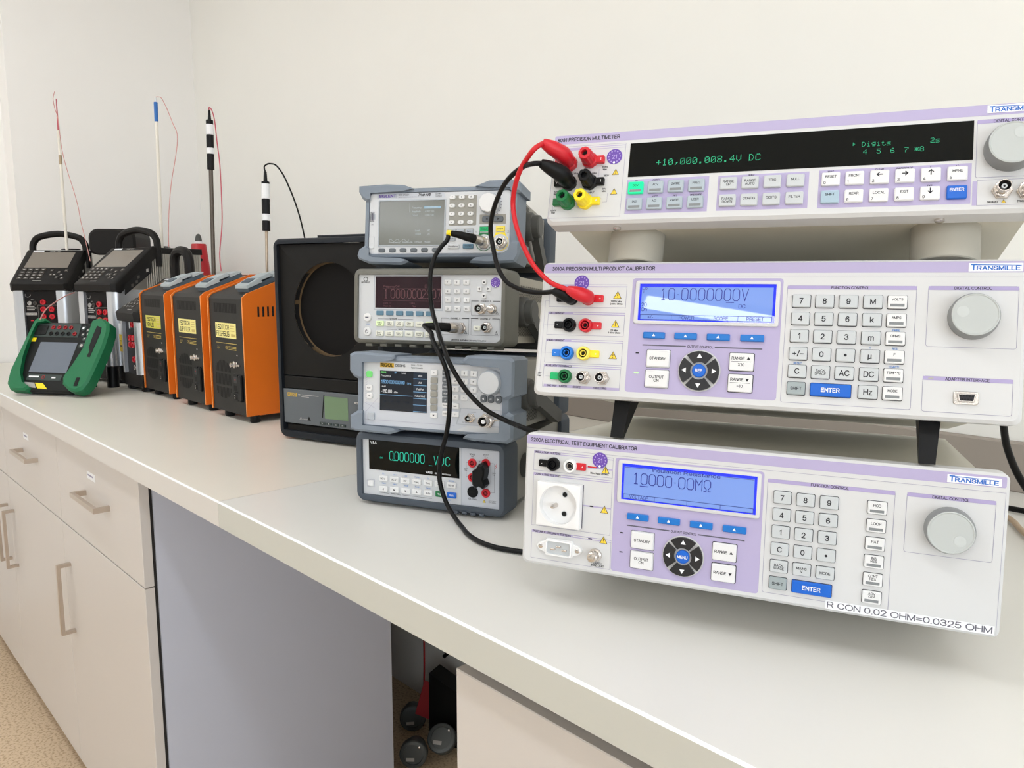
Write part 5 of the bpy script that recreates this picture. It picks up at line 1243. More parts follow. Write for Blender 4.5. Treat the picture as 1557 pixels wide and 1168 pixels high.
# ------------------------------------------------------------------ black body calibrator
def black_body():
    W_, H = 292, 430
    t = thing('infrared_calibrator', 'tall black infrared calibrator with a round opening and a green screen, left of the stack', 'calibrator', -1.5581, .7804, 0, 17.34, 0)
    b = MB(); b.ring(rrect(0, 4, W_, H, 16, 5), rrect(13, 20, W_ - 13, 419, 4, 5), -210, 0, 'fluke_frame', 6, inner_d=-16)
    b.box(2, W_ - 2, 10, H - 8, -212, -206, 'fluke_frame'); b.box(118, W_ - 40, H - 4, H + 5, -150, -10, 'fluke_frame', 2)
    b.build('housing', t)
    b = MB()
    cx, cy, r = 149, 283, 97
    sq = polar_rect(14, 141, W_ - 14, 418, cx, cy, 64)
    cc = [(cx + r * math.cos(R(a)), cy + r * math.sin(R(a))) for a in POLAR(14, 141, W_ - 14, 418, cx, cy, 64)]
    b.ring(sq, cc, -16, -6, 'fluke_face', 1, inner_d=-14)
    b.plate(rrect(15, 112, W_ - 15, 139, 1), -16, -5, 'fluke_face', 1.5)
    b.build('face_plate', t)
    b = MB()
    n = 64
    for k in range(n):
        a0, a1 = 2 * math.pi * k / n, 2 * math.pi * (k + 1) / n
        def pt(a, rr, d): return (cx + rr * math.cos(a), cy + rr * math.sin(a), d)
        ang = 360 * (k + .5) / n
        slot = 128 < ang < 170 or 176 < ang < 238
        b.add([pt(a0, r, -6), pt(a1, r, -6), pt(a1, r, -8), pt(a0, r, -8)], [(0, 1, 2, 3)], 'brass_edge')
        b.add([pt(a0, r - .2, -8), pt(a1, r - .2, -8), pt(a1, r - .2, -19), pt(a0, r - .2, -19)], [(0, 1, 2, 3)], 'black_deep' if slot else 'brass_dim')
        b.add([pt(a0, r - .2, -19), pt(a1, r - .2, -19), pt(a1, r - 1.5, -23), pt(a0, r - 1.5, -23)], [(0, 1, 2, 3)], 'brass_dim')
    b.build('opening_rim', t, label='bare metal rim of the round opening')
    b = MB(); b.flat(circ(cx, cy, r + .5, 48), -24, 'fluke_in'); b.build('target_plate', t)
    b = MB(); b.plate(rrect(13.5, 36.6, W_ - 16, 111, 1), -16, -3, 'fluke_panel', 1)
    b.fill(26.2, 95, 53.4, 103.4, -2.8, 'gold', 1); b.text('FLUKE', 28, 96.8, 4.8, 'fluke_panel', w=23.4, bold=.06, d=-2.6)
    b.fill(57, 98.8, 63, 101.4, -2.7, 'print_grey'); b.fill(67, 99.6, 115, 101, -2.7, 'print_grey'); b.fill(66, 95.6, 88, 96.8, -2.7, 'print_grey')
    b.poly([(59, 46), (66, 46), (62.5, 52), (59, 46)], .8, -2.7, 'print_grey'); b.text('CAUTION', 68, 46.4, 2.2, 'print_grey', bold=.05, d=-2.7); b.flat([(81, 46), (91, 46), (86, 55)], -2.7, 'fluke_face'); b.poly([(124, 57), (130, 103)], 3, -2.7, 'fluke_face')
    b.build('control_panel', t)
    b = MB(); b.fill(131, 54.6, 194.6, 102.4, -2.6, 'lcd_green'); b.build('display', t, smooth=False)
    for k in range(4):
        u = 116.6 + 18.7 * k; key(t, u, 40.8, u + 15, 46.6, 'bx_panel', 'F%d' % (k + 1), 'print_white', fs=2.4, d0=-3, d=-1)
    key(t, 213, 92, 228, 96.4, 'print_grey', 'SET', fs=2, d0=-3, d=-1)
    b = MB(); b.plate(rrect(16, 8, W_ - 16, 35, 2), -20, -8, 'fluke_face', 3); b.build('lower_bar', t)
    for u in (40, W_ - 40):
        for d in (-30, -180): leg_block(t, u, 5, d, h=5, r=10)
black_body()

# ------------------------------------------------------------------ three orange dry blocks
def orange_block(x, y, name, lab, li):
    t = thing('orange_dry_block', lab, 'calibrator', x, y, .0176, 1.4, 0, group='orange sided dry-block calibrators in a row')
    Wb, Hb = 187, 288
    prof = [(0, 0), (0, -262), (Hb + 48, -262), (Hb + 48, -135), (Hb + 2, -8), (Hb - 8, 0)]     # (v, d)
    def slab(u0, u1, grow, m, edge=None):
        b = MB(); P = [(v + (grow if v > 100 else -grow * .0), d + (grow if d > -5 else 0)) for v, d in prof]
        pts = [(u0, v, d) for v, d in P] + [(u1, v, d) for v, d in P]; n = len(P)
        b.add(pts, [tuple(range(n)), tuple(range(2 * n - 1, n - 1, -1))], m)
        b.add(pts, [(i, (i + 1) % n, n + (i + 1) % n, n + i) for i in range(n)], edge or m)
        return b
    b = slab(1.5, Wb - 1.5, 0, 'iso_black'); 
    b.add([(2, Hb + 1.2, -9), (Wb - 2, Hb + 1.2, -9), (Wb - 2, Hb + 48.4, -135), (2, Hb + 48.4, -135)], [(0, 1, 2, 3)], 'iso_top')
    b.add([(2, Hb + 48.3, -136), (Wb - 2, Hb + 48.3, -136), (Wb - 2, Hb + 48.3, -255), (2, Hb + 48.3, -255)], [(0, 1, 2, 3)], 'iso_top')
    b.build('body', t, smooth=False)
    for u0, u1 in ((-2.5, 1.5), (Wb - 1.5, Wb + 2.5)): slab(u0, u1, 3.5, 'orange', 'orange_edge').build('side_panel', t, smooth=False)
    b = MB()
    for k in range(10):
        d = -34 - 12.5 * k
        b.add([(Wb + 2.6, 238, d), (Wb + 2.6, 262, d), (Wb + 2.6, 262, d - 5), (Wb + 2.6, 238, d - 5)], [(0, 1, 2, 3)], 'black_deep')
    b.build('side_slots', t, smooth=False, kind='stuff')
    b = MB(); b.fill(28, 246, 151, 269, .2, 'black_soft')
    for k in range(15): b.fill(30.4 + 8.1 * k, 247, 32.4 + 8.1 * k, 268, .35, 'iso_black')
    b.build('top_vent', t, smooth=False)
    b = MB()
    for (v0, v1, kind) in ((99, 128, 1), (66, 94, 0), (32, 60, -1)):
        for k in range(12):
            u = 23 + 7.1 * k; a = (u + 2.4 - 64) / 43
            lo, hi = v0, v1
            if kind == 1: hi = v0 + (v1 - v0) * max(.05, math.sqrt(max(0, 1 - a * a)))
            if kind == -1: lo = v1 - (v1 - v0) * max(.05, math.sqrt(max(0, 1 - a * a)))
            b.fill(u, lo, u + 4.6, hi, .25, 'black_soft')
    b.build('fan_vent', t, smooth=False)
    b = MB(); b.plate(rrect(33, 184, 144, 221, .5), 0, .5, li); 
    b.seg('ISOTECH', 38.5, 205.5, 10, 7.2, 3.0, 1.7, 'black_deep', .7); b.seg(name, 38.5, 189, 10.6, 8.0 if len(name) < 7 else 7.2, 3.2 if len(name) < 7 else 3.0, 1.8, 'black_deep', .7)
    for k in range(3): b.fill(114, 213 - 6 * k, 137, 215.4 - 6 * k, .7, 'gold_print')
    b.fill(118, 188, 140, 195, .65, 'gold_print')
    b.build('name_label', t, label='yellow label lettered ISOTECH ' + name)
    b = MB(); b.fill(33.4, 170.4, 145, 171.8, .3, 'gold_print'); b.poly([(38, 156), (42, 164), (46, 156), (38, 156)], .8, .3, 'gold_print'); b.line(48, 156, 54, 164, .8, .3, 'gold_print')
    b.text('CE', 83, 157, 7, 'gold_print', d=.3)
    for k in range(3): b.fill(100, 163 - 3.6 * k, 142, 164.4 - 3.6 * k, .3, 'gold_print')
    b.fill(141, 142.6, 147, 145.4, .3, 'print_grey'); b.build('panel_print', t, smooth=False)
    b = MB(); b.plate(rrect(121, 116, 147, 128, 3), 0, 4, 'nickel', 1); b.T = orient((138, 121.5, 0), (-.25, 0, 1)); b.lathe([(9, 0), (9, 6), (6.5, 8), (6.5, 15), (4, 16), (0, 15)], 0, 0, 'nickel', 16); b.T = None
    b.box(150, 160, 118, 123, 0, 5, 'nickel', 1); b.build('sensor_socket', t)
    b = MB(); b.plate(rrect(121, 54, 147, 98, 3), 0, 3, 'black_plastic', 1); b.fill(126, 76, 142, 92, 3.2, 'key_black'); b.fill(131, 83, 136, 86, 3.3, 'red_dark'); b.fill(126, 58, 142, 70, 3.2, 'black_deep'); b.build('power_switch', t)
    b = MB(); b.plate(rrect(120, 33, 148, 53, 3), 0, 3, 'black_plastic', 1); b.fill(124, 36, 144, 50, 3.2, 'black_deep'); b.box(132.5, 135.5, 44, 48, 3, 6, 'nickel'); b.box(132.5, 135.5, 38, 42, 3, 6, 'nickel'); b.build('appliance_inlet', t)
    b = MB(); b.plate(rrect(152, 32, 171, 98, 8), 0, 7, 'black_plastic', 2.5); b.build('cable_cover', t)
    # clip and handle on the sloped top
    b = MB()
    s = Vector((0, 50, -127)).normalized(); nrm = Vector((0, 127, 50)).normalized()
    def q(u, a, h): p = Vector((u, Hb + 2, -8)) + s * a + nrm * h; return (p.x, p.y, p.z)
    def blk(u0, u1, a0, a1, h0, h1, m, sl=0):
        P = [q(u0, a0, h0), q(u1, a0, h0), q(u1, a1, h0), q(u0, a1, h0), q(u0 + 2, a0 + 2, h1), q(u1 - 2, a0 + 2, h1), q(u1 - 2, a1 - 2, h1 + sl), q(u0 + 2, a1 - 2, h1 + sl)]
        b.add(P, [(0, 1, 5, 4), (1, 2, 6, 5), (2, 3, 7, 6), (3, 0, 4, 7), (4, 5, 6, 7)], m)
    blk(112, 172, 18, 124, 0, 10, 'clip_dark'); blk(110, 174, 16, 58, 10, 17, 'clip_light', 5); blk(116, 168, 58, 90, 14, 22, 'clip_light', 0); blk(112, 172, 90, 126, 10, 18, 'clip_light', -4)
    blk(122, 162, 30, 52, 19, 21, 'clip_dark', 2)
    b.build('top_clip', t, smooth=False, label='blue-grey clip lying on the sloped top')
    b = MB(); b.T = orient((95, Hb + 48, -190), (0, 1, 0)); b.lathe([(32, 0), (32, 2), (24, 2.4), (24, 0.6), (0, .6)], 0, 0, 'black_plastic', 24); b.T = None; b.build('well_cover', t)
    for u in (45, 178):
        for d in (-22, -232): leg_block(t, u, 0, d, h=17.5, r=13)
    return t
orange_block(-1.9501, .7998, 'PEGASUS', 'orange and black dry-block lettered PEGASUS, the one nearest the infrared calibrator', 'lcd_lime')
orange_block(-2.1914, .7989, 'JUPITER', 'orange and black dry-block lettered JUPITER, middle of the three', 'lcd_lime')
orange_block(-2.4546, .8019, 'VENUS', 'orange and black dry-block lettered VENUS, left of the JUPITER one', 'lcd_lime2')

# ------------------------------------------------------------------ silver and black dry blocks
def dry_block(x, y, yaw, lab, W_=195, D=366, low=False):
    t = thing('silver_dry_block', lab, 'calibrator', x, y, 0, yaw, group='silver columned dry-block calibrators')
    k = .66 if low else 1.0
    zb, zc, hf = (55, 216, 246) if low else (62, 304, 330)
    cw = 30 if low else 41
    hb = hf + 120 if not low else hf + 100
    dh = -152
    b = MB(); b.plate(rrect(4, 12, W_ - 4, zb), -D, -6, 'rtc_black', 3, back=True)
    b.build('base', t)
    for u in (22, W_ - 22):
        for d in (-30, -D + 30): leg_block(t, u, 12, d, h=12, r=20)
    def col(u0, u1, rnd):
        b = MB(); P = []
        n = 8
        w = u1 - u0; dd = 120
        if rnd > 0: outl = [(u0, 0), (u1 - 22, 0)] + [(u1 - 22 + 22 * math.sin(R(90 * i / n)), 22 - 22 * math.cos(R(90 * i / n))) for i in range(1, n + 1)] + [(u1, dd), (u0, dd)]
        else: outl = [(u0, dd), (u0, 22)] + [(u0 + 22 - 22 * math.cos(R(90 * i / n)), 22 - 22 * math.sin(R(90 * i / n))) for i in range(1, n + 1)] + [(u1, 0), (u1, dd)]
        m = len(outl)
        pts = [(u, zb - 2, -d) for u, d in outl] + [(u, zc + 4, -d) for u, d in outl]
        b.add(pts, [(i, (i + 1) % m, m + (i + 1) % m, m + i) for i in range(m)], 'alu')
        return b.build('column', t)
    col(0, cw, -1); col(W_ - cw, W_, 1)
    # ridged flanks
    b = MB(); b.box(1.5, W_ - 1.5, zb, hf - 40, -D + 4, -118, 'alu_dark'); b.box(1.5, W_ - 1.5, hf - 41, hb - 8, -D + 4, dh - 34, 'alu_dark')
    nr = 26
    for i in range(nr):
        d = -124 - i * (D - 132) / nr
        tp = min(hb - 22, zc - 6 + (hb - 14 - zc) * (-20 - d) / (10 - dh))
        b.box(W_ - 1.5, W_ + .8, zb + 6, tp, d - 4.2, d, 'alu_dark')
    b.build('ridged_body', t, smooth=False)
    # terminal panel
    b = MB(); b.box(cw - 1, W_ - cw + 1, zb - 2, zc + 2, -60, -11, 'rtc_panel')
    if not low:
        b.text('INPUT', 62, 268, 3, 'print_grey', d=-10.7); b.poly([(84, 60), (84, 250)], .5, -10.7, 'print_grey'); b.line(84, 250, 150, 250, .5, -10.7, 'print_grey')
        for v, w in ((244, 26), (238, 32), (232, 26)): b.fill(46, v, 46 + w, v + 3.4, -10.7, 'print_grey')
        b.fill(42, 214, 80, 223, -10.7, 'print_grey', 1); b.text('CAUTION', 45, 216.5, 4, 'rtc_panel', w=32, d=-10.5)
        b.poly([(52 + 9 * math.cos(R(a)), 286 + 7 * math.sin(R(a))) for a in range(150, 400, 25)], 1.6, -10.7, 'print_grey'); b.fill(56, 193, 66, 197, -10.7, 'red')
    else: b.fill(56, 192, 66, 212, -10.7, 'print_white')
    b.build('terminal_panel', t, smooth=False)
    S = [(104, 261), (103, 235), (132, 235), (103, 209), (132, 209)] if not low else [(88, 205), (64, 163), (90, 163), (64, 142), (90, 142), (88, 97)]
    for u, v in S:
        e = MB(); e.lathe([(9.5, 0), (9.5, 5), (8.6, 6), (5.5, 6), (5.2, 2), (0, 2)], u, v, 'red', 18, -11); e.lathe([(2.6, 2), (2.6, 4), (0, 4)], u, v, 'red_dark', 10, -11); e.build('socket', t, label='red round socket')
    for (u, v, m) in (((57, 257, 'print_grey'), (76, 257, 'rtc_key')) if not low else ((90, 72, 'nickel'),)):
        e = MB(); e.lathe([(7.5, 0), (7.5, 3), (6.8, 4), (4.4, 4), (4, 1), (0, 1)], u, v, m, 16, -11); e.build('round_connector', t)
    # head
    b = MB()
    dh = -152
    prof = [(zc, 6), (hf - 5, 9), (hf, 6), (hb, dh), (hb + .5, dh - 8), (hb + .5, -D), (hb - 20, -D), (hb - 20, dh - 30), (zc - 6, -20)]
    n = len(prof)
    cut = 12
    us = [(-3, 0), (W_ + 3, 0)]
    pts = []
    for u, s in us: pts += [(u, v, d) for v, d in prof]
    # round the front corners by an extra ring
    ins = [(v, d - (14 if d > 0 else 0)) for v, d in prof]
    mid0 = [(10, v, d) for v, d in prof]; mid1 = [(W_ - 10, v, d) for v, d in prof]
    rings = [[(-3, v, d) for v, d in ins], [(0, v, d + (6 if dd > 0 else 0)) for (v, d), (_, dd) in zip(ins, prof)], mid0, mid1, [(W_, v, d + (6 if dd > 0 else 0)) for (v, d), (_, dd) in zip(ins, prof)], [(W_ + 3, v, d) for v, d in ins]]
    allp = [p for r_ in rings for p in r_]
    fs = [(q * n + i, q * n + (i + 1) % n, (q + 1) * n + (i + 1) % n, (q + 1) * n + i) for q in range(len(rings) - 1) for i in range(n)]
    b.add(allp, fs + [tuple(range(n)), tuple(reversed(range(5 * n, 6 * n)))], 'rtc_black')
    b.build('head', t)
    sv = Vector((0, hb - hf, dh - 6)); L = sv.length; sv = sv / L; nv = Vector((0, -sv.z, sv.y))
    def hp(u, a, h): p = Vector((u, hf, 6)) + sv * a + nv * h; return (p.x, p.y, p.z)
    def hq(b, u0, a0, u1, a1, h, m): b.add([hp(u0, a0, h), hp(u1, a0, h), hp(u1, a1, h), hp(u0, a1, h)], [(0, 1, 2, 3)], m)
    b = MB(); hq(b, 20, L * .45, W_ - 24, L * .93, .6, 'rtc_screen'); b.build('display', t, smooth=False)
    b = MB()
    hq(b, 20, L * .945, 58, L * .985, .6, 'print_white')
    b.T = None
    vs, fs2 = glyphs('AMETEK', .03)
    x0 = min(p[0] for p in vs); k2 = 40 / (max(p[0] for p in vs) - x0)
    b.add([hp(78 + (p[0] - x0) * k2, L * .95 + p[1] * 6 / CAP, .7) for p in vs], fs2, 'print_grey')
    hq(b, 76, L * .05, 106, L * .065, .6, 'print_grey')
    b.build('head_print', t, smooth=False)
    def hkey(u, a, w, h):
        e = MB(); P = [hp(u, a, 0), hp(u + w, a, 0), hp(u + w, a + h, 0), hp(u, a + h, 0), hp(u + .8, a + .8, 2.6), hp(u + w - .8, a + .8, 2.6), hp(u + w - .8, a + h - .8, 2.6), hp(u + .8, a + h - .8, 2.6)]
        e.add(P, [(0, 1, 5, 4), (1, 2, 6, 5), (2, 3, 7, 6), (3, 0, 4, 7), (4, 5, 6, 7)], 'rtc_key')
        e.add([hp(u + w * .3, a + h * .35, 2.7), hp(u + w * .7, a + h * .35, 2.7), hp(u + w * .7, a + h * .65, 2.7), hp(u + w * .3, a + h * .65, 2.7)], [(0, 1, 2, 3)], 'print_grey')
        e.build('key', t, smooth=False)
    for r_ in range(4):
        for c in range(4): hkey(18 + 22 * c + 0, L * (.1 + .085 * r_), 17, L * .06)
    for u, a in ((122, .2), (146, .12), (146, .28), (134, .2), (158, .2), (168, .33), (118, .33), (166, .1)): hkey(u, L * a, 11, L * .06)
    # handle across the head
    zh = hb - 4
    hw = W_ / 2
    d0 = dh - 26
    pth = [(2, zh - 60), (2, zh + 10), (8, zh + 34), (30, zh + 54), (hw, zh + 66), (W_ - 30, zh + 54), (W_ - 8, zh + 34), (W_ - 2, zh + 10), (W_ - 2, zh - 60)]
    if low: pth = [(26, zh - 30), (24, zh + 40), (30, zh + 72), (48, zh + 88), (hw + 8, zh + 92), (W_ - 36, zh + 84), (W_ - 22, zh + 62), (W_ - 19, zh + 30), (W_ - 20, zh - 30)]
    b = MB(); P = smooth_path([(u, -d0, v) for u, v in pth], 5)
    b.tube(P, 15 if low else 12, 'rtc_black', 10)
    b.build('carry_handle', t)
    if not low:
        b = MB(); o = [(34, 291), (36, 325), (144, 402), (144, 366)]
        b.add([(W_ + 3.3, v, -d) for d, v in o], [(0, 1, 2, 3)], 'black_deep')
        for d, v in ((60, 322), (78, 334), (86, 350), (122, 372)): b.add([(W_ + 3.6, v - 5, -d), (W_ + 3.6, v + 5, -d), (W_ + 3.6, v + 7, -d - 9), (W_ + 3.6, v - 3, -d - 9)], [(0, 1, 2, 3)], 'print_grey' if d > 100 else 'rtc_key')
        b.build('connector_panel', t, smooth=False)
        e = MB(); e.fill(88, 66, 119, 97, -4.5, 'warn_yellow'); e.fill(92, 72, 114, 74, -4.3, 'ink'); e.fill(92, 80, 114, 82, -4.3, 'ink'); e.box(86, 121, 58, 100, -12, -5, 'rtc_black'); e.build('warning_label', t, label='yellow warning label')
    else:
        e = MB(); e.fill(4, 148, 22, 206, .5, 'print_white'); e.fill(3, 118, 25, 172, .6, 'warn_yellow'); e.fill(8, 134, 20, 137, .8, 'ink'); e.fill(8, 150, 20, 153, .8, 'ink'); e.build('warning_label', t, label='yellow and white warning label')
    b = MB(); b.T = orient((hw, hb + 6, -270), (0, 1, 0)); b.lathe([(34, 0), (34, 3), (26, 4), (24, 1), (0, 1)], 0, 0, 'rtc_panel', 24); b.T = None; b.build('well_cover', t)
    return t
dry_block(-2.90, .74, 21, 'silver columned dry-block with side connectors, standing behind the green-framed calibrator')
dry_block(-3.25, .622, 52, 'silver columned dry-block at the far left end, by the left wall')
dry_block(-2.622, .785, 3, 'low silver dry-block with a ring handle, squeezed beside the VENUS dry-block', W_=152, D=300, low=True)
def rear_block():
    t = thing('rear_dry_block', 'black-topped grey instrument half hidden behind the two tall silver dry-blocks', 'calibrator', -3.19, .935, 0, 52)
    b = MB(); b.box(-60, 90, 12, 440, -150, 0, 'alu_dark', 4); b.build('body', t)
    b = MB(); b.plate(rrect(-66, 430, 104, 530, 34, 6), -155, 5, 'rtc_black', 8, back=True); b.build('cap', t)
    for u in (-42, 72):
        for d in (-20, -130): leg_block(t, u, 12, d, h=12, r=14)
rear_block()

def torch():
    t = thing('metal_cylinder', 'upright silver cylinder with black ends standing beside the low dry-block', 'tool', -2.668, .772, 0)
    b = MB(); b.T = orient((0, 0, 0), (0, 1, 0)); b.lathe([(0, 0), (18, 0), (18, 66), (15, 70)], 0, 0, 'black_plastic', 26); b.T = None; b.build('base', t)
    b = MB(); b.T = orient((0, 0, 0), (0, 1, 0)); b.lathe([(15.4, 66), (16.6, 70), (16.6, 158), (15, 160)], 0, 0, 'alu', 26); b.T = None; b.build('barrel', t)
    b = MB(); b.T = orient((0, 0, 0), (0, 1, 0)); b.lathe([(15, 158), (17.5, 160), (17.5, 176), (14, 180), (0, 180)], 0, 0, 'black_plastic', 26); b.T = None; b.build('collar', t)
torch()

def handheld_green():
    t = thing('handheld_calibrator', 'green and black handheld calibrator leaning back at the front left of the bench', 'calibrator', -2.65848, .51445, .0125, 33.3, 32.2)
    b = MB(); b.plate(rrect(-44, 3, 172, 236, 10, 4), -22, 0, 'bx_black', 5, back=True)
    b.add([(-42, 24, -21), (170, 24, -21), (170, 234, -21), (-42, 234, -21), (-36, 46, -60), (164, 46, -60), (164, 228, -60), (-36, 228, -60)], [(0, 1, 5, 4), (1, 2, 6, 5), (2, 3, 7, 6), (3, 0, 4, 7), (4, 5, 6, 7)], 'bx_black'); b.build('body', t)
    Lb = [(-46, 236), (-40, 243), (-10, 243), (-6, 236), (-34, 230), (-36, 200), (-38, 160), (-34, 110), (-20, 56), (4, 22), (34, 10), (20, 0), (-30, 0), (-50, 20), (-58, 60), (-54, 120), (-50, 180)]
    b = MB(); b.plate(Lb, -16, 14, 'bx_green', 5, back=True); b.build('left_guard', t, label='green rubber guard')
    Rb = [(172, 236), (174, 190), (176, 140), (160, 85), (143, 42), (150, 22), (180, 2), (207, -1), (226, 8), (236, 30), (242, 90), (246, 150), (242, 200), (232, 226), (212, 238), (190, 244)]
    b = MB(); b.plate(Rb, -16, 22, 'bx_green', 7, back=True); b.build('right_guard', t, label='green rubber guard')
    b = MB(); b.plate([(198, 214), (216, 208), (220, 190), (217, 150), (214, 108), (203, 110), (205, 128), (197, 140), (196, 185)], 20, 23, 'bx_black', 1); b.build('grip_strap', t)
    b = MB(); b.plate(rrect(195, 14, 208, 42, 2), 20, 23, 'bx_black', .5); b.build('strap_slot', t)
    b = MB(); b.fill(-2, 64, 131.4, 166, .6, 'bx_screen'); b.build('display', t, smooth=False)
    b = MB(); b.plate([(-42, 184), (125, 183), (121, 229), (-43, 230)], 0, 1.5, 'bx_panel', .6); b.build('terminal_panel', t)
    b = MB(); b.plate(rrect(0, 38, 122, 58, 1), 0, 1.2, 'bx_panel', .5); b.fill(6, 47, 42, 52, 1.4, 'print_white'); b.lathe([(5.5, 1.3), (5.5, 2), (4, 2), (4, 1.3)], 58.6, 48.4, 'red_dark', 14); b.fill(88, 45.4, 102, 50, 1.4, 'print_white'); b.build('port_cover', t)
    for i, u in enumerate((24.6, 46.1, 67.8, 88.9)):
        e = MB(); e.lathe([(6.6, 1.5), (6.6, 4), (5, 5), (3.4, 5), (3.2, 2), (0, 2)], u, 216, 'red_dark', 14); e.build('terminal', t, label='dark red terminal')
    for i, u in enumerate((24.2, 45.3, 66.9, 87.8, 109.9)):
        e = MB(); e.lathe([(6.6, 1.5), (6.6, 4), (5, 5), (3.4, 5), (3.2, 2), (0, 2)], u, 194.8, 'red_dark' if i == 4 else 'black_deep', 14); e.build('terminal', t)
    e = MB(); e.plate(rrect(-36, 190, 6, 222, 3), 1.5, 4, 'bx_black', 1); e.fill(-20, 194, -10, 218, 4.2, 'black_deep'); e.fill(-32, 202, 2, 210, 4.2, 'black_deep'); e.build('module_socket', t)
    for (u, v, r, m) in ((134, 215, 6, 'print_white'), (152.7, 208, 4.6, 'print_grey'), (140.6, 193, 4.6, 'print_grey'), (158, 194, 4.6, 'print_grey'), (150.9, 178.7, 4.6, 'print_grey'), (149.9, 155.9, 8, 'print_grey')):
        e = MB(); e.lathe([(r + 2.5, 0), (r + 2.2, 2), (r, 3), (0, 3)], u, v, 'bx_panel', 16); e.flat(circ(u, v, r * .62, 12), 3.2, m); e.build('button', t)
    e = MB(); e.plate(rrect(-42, 167, -22.6, 180, 1), 0, .8, 'yellow'); e.build('yellow_sticker', t, label='small yellow sticker')
    e = MB(); e.flat([(12.6, 15), (46, 13), (34, 29.6), (-6, 31)], .5, 'print_grey'); e.flat([(52, 12), (88, 10.6), (64.7, 29), (36, 29.6)], .6, 'yellow'); e.build('edge_label', t, label='grey and yellow label at the lower front edge')
    e = MB(); e.add([(20, 190, -59), (110, 190, -59), (110, 182, -64), (20, 182, -64), (30, 100, -160), (100, 100, -160), (100, 92, -164), (30, 92, -164)], [(0, 1, 5, 4), (1, 2, 6, 5), (2, 3, 7, 6), (3, 0, 4, 7), (4, 5, 6, 7), (0, 3, 2, 1)], 'bx_black'); e.build('rear_stand', t)
handheld_green()

# ------------------------------------------------------------------ probes, canister and leads
def rod(name, lab, base, top, parts, cat='probe'):
    """parts: (name, from, to, radius mm, material) along the axis, 0 at the base and 1 at the top"""
    B = Vector(base); T = Vector(top); L = (T - B).length * 1000
    t = thing(name, lab, cat, *base)
    ax = (T - B).normalized()
    for (nm, a, c, r, m) in parts:
        b = MB(); b.T = orient((0, 0, 0), (ax.x, ax.z, -ax.y)); rr = r if isinstance(r, tuple) else (r, r)
        b.lathe([(0, a * L), (rr[0] * .9, a * L), (rr[0], a * L + .8), (rr[1], c * L - .8), (rr[1] * .9, c * L), (0, c * L)], 0, 0, m, 14)
        b.T = None
        b.build(nm, t)
    return t
def wire(name, lab, P, r, m, group=None, n=6, label_cat='cable', tube_n=8):
    b = MB(); b.tube(smooth_path(wp(P), n), r, m, tube_n)
    return tag(b.build(name), lab, label_cat, group)
rod('ceramic_probe', 'long thin ivory rod with a dark sooty tip standing in the leftmost dry-block', (-3.300, .826, .44), (-3.300, .828, 1.0), [('sheath', 0, .80, 5.2, 'ivory'), ('soot_mark', .58, .64, 5.6, 'ivory2'), ('wire_sleeve', .8, 1.0, (3.2, 1.6), 'wire_rose')])
rod('ceramic_probe', 'long ivory rod with a blue taped top standing behind the black head of a dry-block', (-2.850, 1.013, .40), (-2.862, 1.026, .966), [('sheath', 0, .855, 5.4, 'ivory'), ('tape', .855, .97, 6.4, 'tape_blue'), ('wire_sleeve', .97, 1.0, 2.6, 'print_white')])
rod('thermometer_probe', 'dark rod with a black and white banded handle standing behind the JUPITER dry-block', (-2.33, .975, .337), (-2.325, .985, .836), [('shaft', 0, .66, 6.2, 'rod_dark'), ('lower_grip', .66, .75, 10.5, 'black_plastic'), ('lower_band', .75, .785, 11, 'print_white'), ('grip', .785, .86, 10.8, 'black_plastic'), ('upper_band', .86, .92, 11, 'print_white'), ('collar', .92, .945, 10.5, 'black_plastic'), ('strain_relief', .945, 1.0, (5, 3.4), 'black_plastic')])
rod('thermometer_probe', 'bright steel rod with a black and white banded handle standing in the PEGASUS dry-block', (-1.862, .916, .336), (-1.868, .926, .612), [('shaft', 0, .47, 3.6, 'rod_steel'), ('lower_grip', .47, .56, 10, 'black_plastic'), ('lower_band', .56, .62, 10.4, 'print_white'), ('grip', .62, .755, 10.2, 'black_plastic'), ('upper_band', .755, .89, 10.4, 'print_white'), ('collar', .89, .91, 10, 'black_plastic'), ('strain_relief', .91, 1.0, (5, 3.6), 'black_plastic')])
# wires of the probes
wire('probe_wire', 'thin pink wire running down from the tip of the sooty ivory rod', [(-3.307, 0.827, 1.027), (-3.304, 0.819, 1.000), (-3.291, 0.819, 0.963), (-3.275, 0.823, 0.926), (-3.259, 0.821, 0.866), (-3.241, 0.821, 0.801), (-3.216, 0.827, 0.729), (-3.190, 0.835, 0.662), (-3.168, 0.840, 0.602), (-3.151, 0.841, 0.548), (-3.129, 0.846, 0.481), (-3.105, 0.850, 0.408)], 1.3, 'wire_pink', n=5)
wire('probe_wire', 'pale pink wire arching from the dry-block down to the green handheld calibrator', [(-2.932, 0.746, 0.298), (-2.883, 0.708, 0.289), (-2.836, 0.666, 0.271), (-2.787, 0.625, 0.248), (-2.728, 0.594, 0.221)], 1.9, 'wire_pink', n=5)
wire('probe_wire', 'thin pink and white wire bending away from the blue taped rod', [(-2.862, 1.026, 0.966), (-2.851, 1.033, 0.966), (-2.84, 1.039, 0.96), (-2.821, 1.048, 0.923), (-2.8, 1.057, 0.873), (-2.785, 1.062, 0.846), (-2.777, 1.06, 0.812), (-2.773, 1.049, 0.756), (-2.772, 1.029, 0.666), (-2.764, 1.014, 0.577), (-2.756, 1.005, 0.505), (-2.745, 0.999, 0.452)], 1.4, 'wire_pink', n=5)
